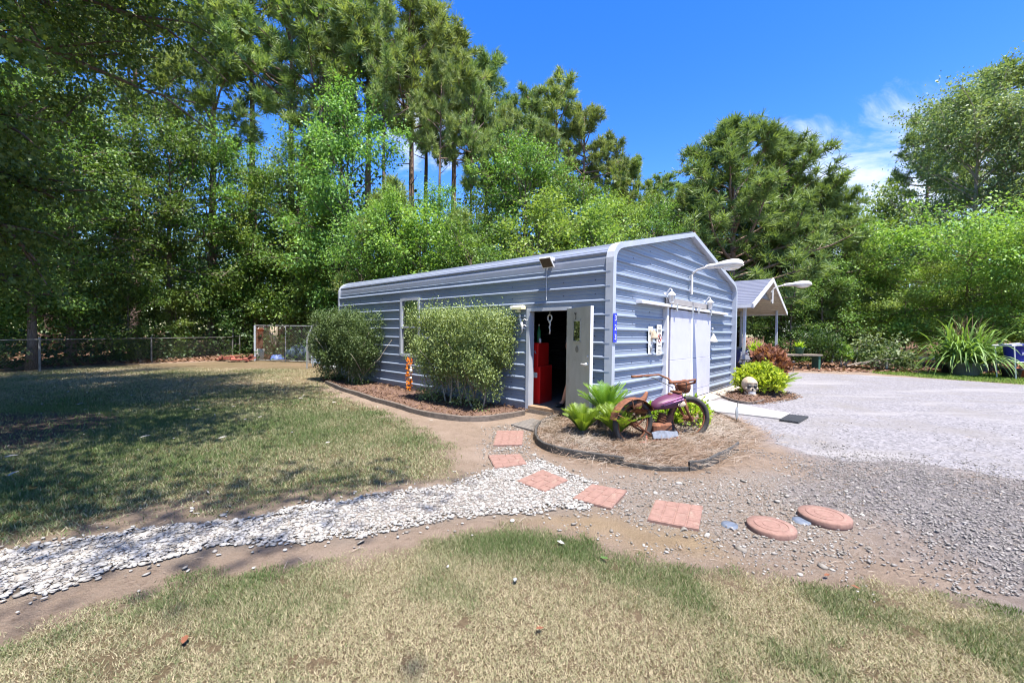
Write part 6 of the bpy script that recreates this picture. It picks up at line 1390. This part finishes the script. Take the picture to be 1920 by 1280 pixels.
for px, py, lab in ((1778, 700, 'black pot left of the grey green tub'), (1830, 700, 'dark green pot right of the grey green tub'), (1838, 698, 'blue grey pot behind the dark green pot')):
    t = pot('plant_pot', lab, G(px, py), .19, .24, .38, M['black'] if px < 1800 else (M['greenpot'] if px < 1835 else M['bluedisc']), 'pot'); long_grass(t, 14, .5, .02, px, M['blade'], .3, .1)
t = pot('plant_pot', 'black pot holding the grey leaved shrub', G(1896, 708), .22, .28, .36, M['black']); 
bush('potted_shrub', 'grey green shrub spilling over the black pot at the right edge', G(1897, 706) + np.array([0, 0, .30]), .72, .9, 200, 12, M['pale'], .10, 121)
t = pot('terracotta_pot', 'wide terracotta pot at the right edge', G(1917, 707), .38, .46, .36, M['terracotta'])
p = AT(1903, 690, 15.5); t = thing('bucket_stand', 'white metal stand holding the blue bucket', 'stand', (p[0], 15.5, 0)); mb = MB()
for x, y in ((-.42, -.3), (.42, -.3), (-.42, .3), (.42, .3)): mb.tube([(x * .75, y, 0), (x, y, 1.22)], .02, 6)
mb.tube([(-.52, -.3, 1.22), (.5, -.3, 1.30), (.5, .3, 1.30), (-.52, .3, 1.22)], .03, 6, closed=True); mb.tube([(-.35, -.3, .62), (.35, -.3, .62), (.35, .3, .62), (-.35, .3, .62)], .018, 6, closed=True); obj('stand_frame', mb, M['white'], t)
t = thing('blue_bucket', 'bright blue bucket with pale lettering on the white stand', 'bucket', (p[0], 15.5, .64)); mb = MB(); mb.lathe([(.24, 0), (.26, .02), (.33, .60), (.36, .60), (.36, .64), (.31, .64), (.29, .56), (.24, .05)], n=22); obj('bucket', mb, M['bluep'], t, True)
mb = MB(); mb.tube([(.30 * math.cos(q), .30 * math.sin(q), .30) for q in np.linspace(-1.9, -1.0, 7)], .012, 4)
for q in np.linspace(-1.85, -1.05, 7): mb.tube([(.292 * math.cos(q), .292 * math.sin(q), .24), (.298 * math.cos(q), .298 * math.sin(q), .32)], .018, 4)
obj('lettering', mb, M['white'], t)
p = AT(1866, 690, 17.4); t = thing('deer_figure', 'dark metal animal figure on thin legs behind the potted grasses', 'figure', (p[0], 17.4, 0), .5); mb = MB(); mb.tube([(-.45, 0, .85), (-.25, 0, .9), (.1, 0, .88), (.35, 0, .95), (.5, 0, 1.2), (.58, 0, 1.36), (.74, 0, 1.30)], [.06, .15, .14, .13, .07, .075, .03], 10)
for x in (-.3, .3):
    for s in (-1, 1): mb.tube([(x, s * .08, .85), (x + .04 * s, s * .09, .45), (x - .02, s * .09, 0)], [.07, .03, .022], 7)
for s in (-1, 1): mb.tube([(.55, s * .04, 1.4), (.52, s * .09, 1.5)], [.03, .008], 6)
obj('body', mb, M['black'], t, True)
bp_ = G(1512, 694); t = thing('garden_bench', 'dark garden table bench behind the right carport post', 'bench', bp_ + np.array([0, .4, 0]), .08); mb = MB(); mb.bbox(-1.05, .85, -.25, .25, .62, .69, .01); obj('top', mb, M['plank'], t)
for x in (-.95, .75):
    mb = MB(); mb.bbox(x - .05, x + .05, -.2, .2, 0, .62, .01); obj('leg', mb, M['greenpot'], t)
t = thing('plant_pot', 'green pot with small yellow green plant on the dark bench', 'pot', bp_ + np.array([-.05, .4, .69])); mb = MB(); mb.lathe([(.14, 0), (.20, .26), (.22, .26), (.22, .30), (.18, .30)], n=14); obj('pot', mb, M['greenpot'], t, True); long_grass(t, 70, .42, .02, 131, M['lime'], .26, .15, 'foliage')
q_ = AT(1421, 690, 15.2); t = thing('plant_stand', 'dark wire stand in front of the carport', 'stand', (q_[0], 15.2, 0)); mb = MB()
for x in (-.42, .42): mb.tube([(x, 0, 0), (x, 0, .55)], .016, 5); mb.tube([(x, .3, 0), (x, .3, .55)], .016, 5)
mb.bbox(-.5, .5, -.05, .35, .55, .58, .005); obj('stand_frame', mb, M['black'], t)
t = thing('plant_pot', 'green pot with yellow plant on the wire stand in front of the carport', 'pot', (q_[0], 15.35, .58)); mb = MB(); mb.lathe([(.17, 0), (.25, .26), (.27, .26), (.27, .31), (.22, .31)], n=14); obj('pot', mb, M['greenpot'], t, True); long_grass(t, 90, .5, .025, 132, M['lime'], .26, .18, 'foliage')
bush('round_shrub', 'dense dark rounded shrub right of the garden bench', G(1560, 691) + np.array([0, .8, 0]), .95, 1.75, 330, 13, M['under'], .10, 141)
bush('low_shrub', 'light leafy shrub touching the dark rounded shrub', G(1583, 691) + np.array([0, .2, 0]), .42, 1.25, 120, 11, M['bright'], .10, 142)
bush('blue_shrub', 'low blue green shrub in the shade beyond the drive', G(1672, 695) + np.array([0, .6, 0]), 1.0, 1.05, 260, 12, M['under'], .08, 143)
# fallen branches
t = thing('fallen_branches', 'pile of leafy cut branches lying between the two dark shrubs', 'branches', G(1628, 694) + np.array([0, .4, 0])); mb = MB(); r = np.random.default_rng(9); C = []
for k in range(16):
    p0 = np.array([r.uniform(-1.1, .9), r.uniform(-.3, .6), r.uniform(.05, .3)]); pts = limb(r, p0, (r.uniform(.3, 1), r.normal(0, .3), r.uniform(.05, .9)), r.uniform(.8, 2.0), .3, 5); mb.tube(pts, [.04, .035, .028, .02, .014, .006], 5)
    for f in (.45, .6, .75, .85, .95, 1.0): C.append(along(pts, min(f, .999))[0])
obj('limbs', mb, M['palebark'], t); V, F, ti = clumps(r, np.array(C), 26, np.array([.2, .2, .15]), .13); link('leaves', npmesh('branch_leaves', V, F, M['pale'], {'tint': ti}), t)
# path lights
for px, py, lab in ((1478, 697, 'left of two thin black path lights at the drive edge'), (1487, 697, 'right of two thin black path lights at the drive edge')):
    t = thing('path_light', lab, 'path light', G(px, py)); mb = MB(); mb.tube([(0, 0, -.05), (0, 0, .38)], .014, 6); obj('stake', mb, M['black'], t); mb = MB(); mb.lathe([(.03, .36), (.06, .40), (.075, .42), (.03, .46)], n=10); obj('lamp_cap', mb, M['black'], t, True)
p = AT(1662, 700, 18.6); t = thing('white_post', 'short pale post standing in the fallen leaves', 'post', (p[0], 18.6, 0)); mb = MB(); mb.tube([(0, 0, -.1), (0, 0, .72)], .055, 8); mb.ball((0, 0, .73), .06, 8, 6); obj('shaft', mb, M['galv'], t)
# straw coloured fence rail far behind
fr0, fr1 = AT(1575, 654, 27.0), AT(1800, 664, 27.0); t = thing('board_fence', 'pale rail of a far fence beneath the trees on the right', 'fence', (fr0[0] - 5, 27, 0)); mb = MB(); LW = fr1[0] - fr0[0] + 14
mb.box(0, LW, -.02, .02, .12, .30); obj('rail', mb, M['bone'], t)
for k in range(9):
    mb = MB(); mb.bbox(LW * k / 8 - .06, LW * k / 8 + .06, -.08, -.02, 0, .45, .01); obj('post', mb, M['bone'], t)
# fallen leaves that can be told apart on the near lawn
def fallen(label, px, py, s, m, rot):
    mb = MB(); c, q = math.cos(rot), math.sin(rot); r = np.random.default_rng(px); pts = []
    for y, wd in ((-.9, .03), (-.5, .30), (-.2, .48), (.1, .40), (.3, .52), (.6, .28), (1.0, .02)):
        for x in (-wd, 0, wd): pts.append(((x * c - y * q) * s, (x * q + y * c) * s, .016 + s * (.9 * x * x + .30 * (y + .3) ** 2 * (.5 + abs(x)) + .06 * r.random())))
    mb.add(pts, [(3 * i + k, 3 * i + k + 1, 3 * i + k + 4, 3 * i + k + 3) for i in range(6) for k in range(2)]); obj('fallen_leaf', mb, m, None, label=label, cat='leaf', group='fallen leaves on the near lawn', loc=G(px, py))
fallen('curled rust red leaf on the dry grass at the lower left', 346, 1206, .028, M['rust'], .4); fallen('orange brown leaf on the lawn near the bottom centre', 1012, 1184, .022, M['rust'], 2.0)
fallen('grey white leaf in the green patch of grass', 1052, 1022, .03, M['galv'], 1.0); fallen('small pale leaf below the green patch of grass', 966, 1092, .025, M['galv'], 3.0); fallen('pale green leaf at the right of the green patch', 1132, 1051, .03, M['hedge'], 4.0)
fallen('small red leaf on the grass below the grey stones', 1550, 1083, .022, M['rust'], 5.0); fallen('russet leaf on the grass right of the small red one', 1605, 1106, .022, M['rust'], .9)
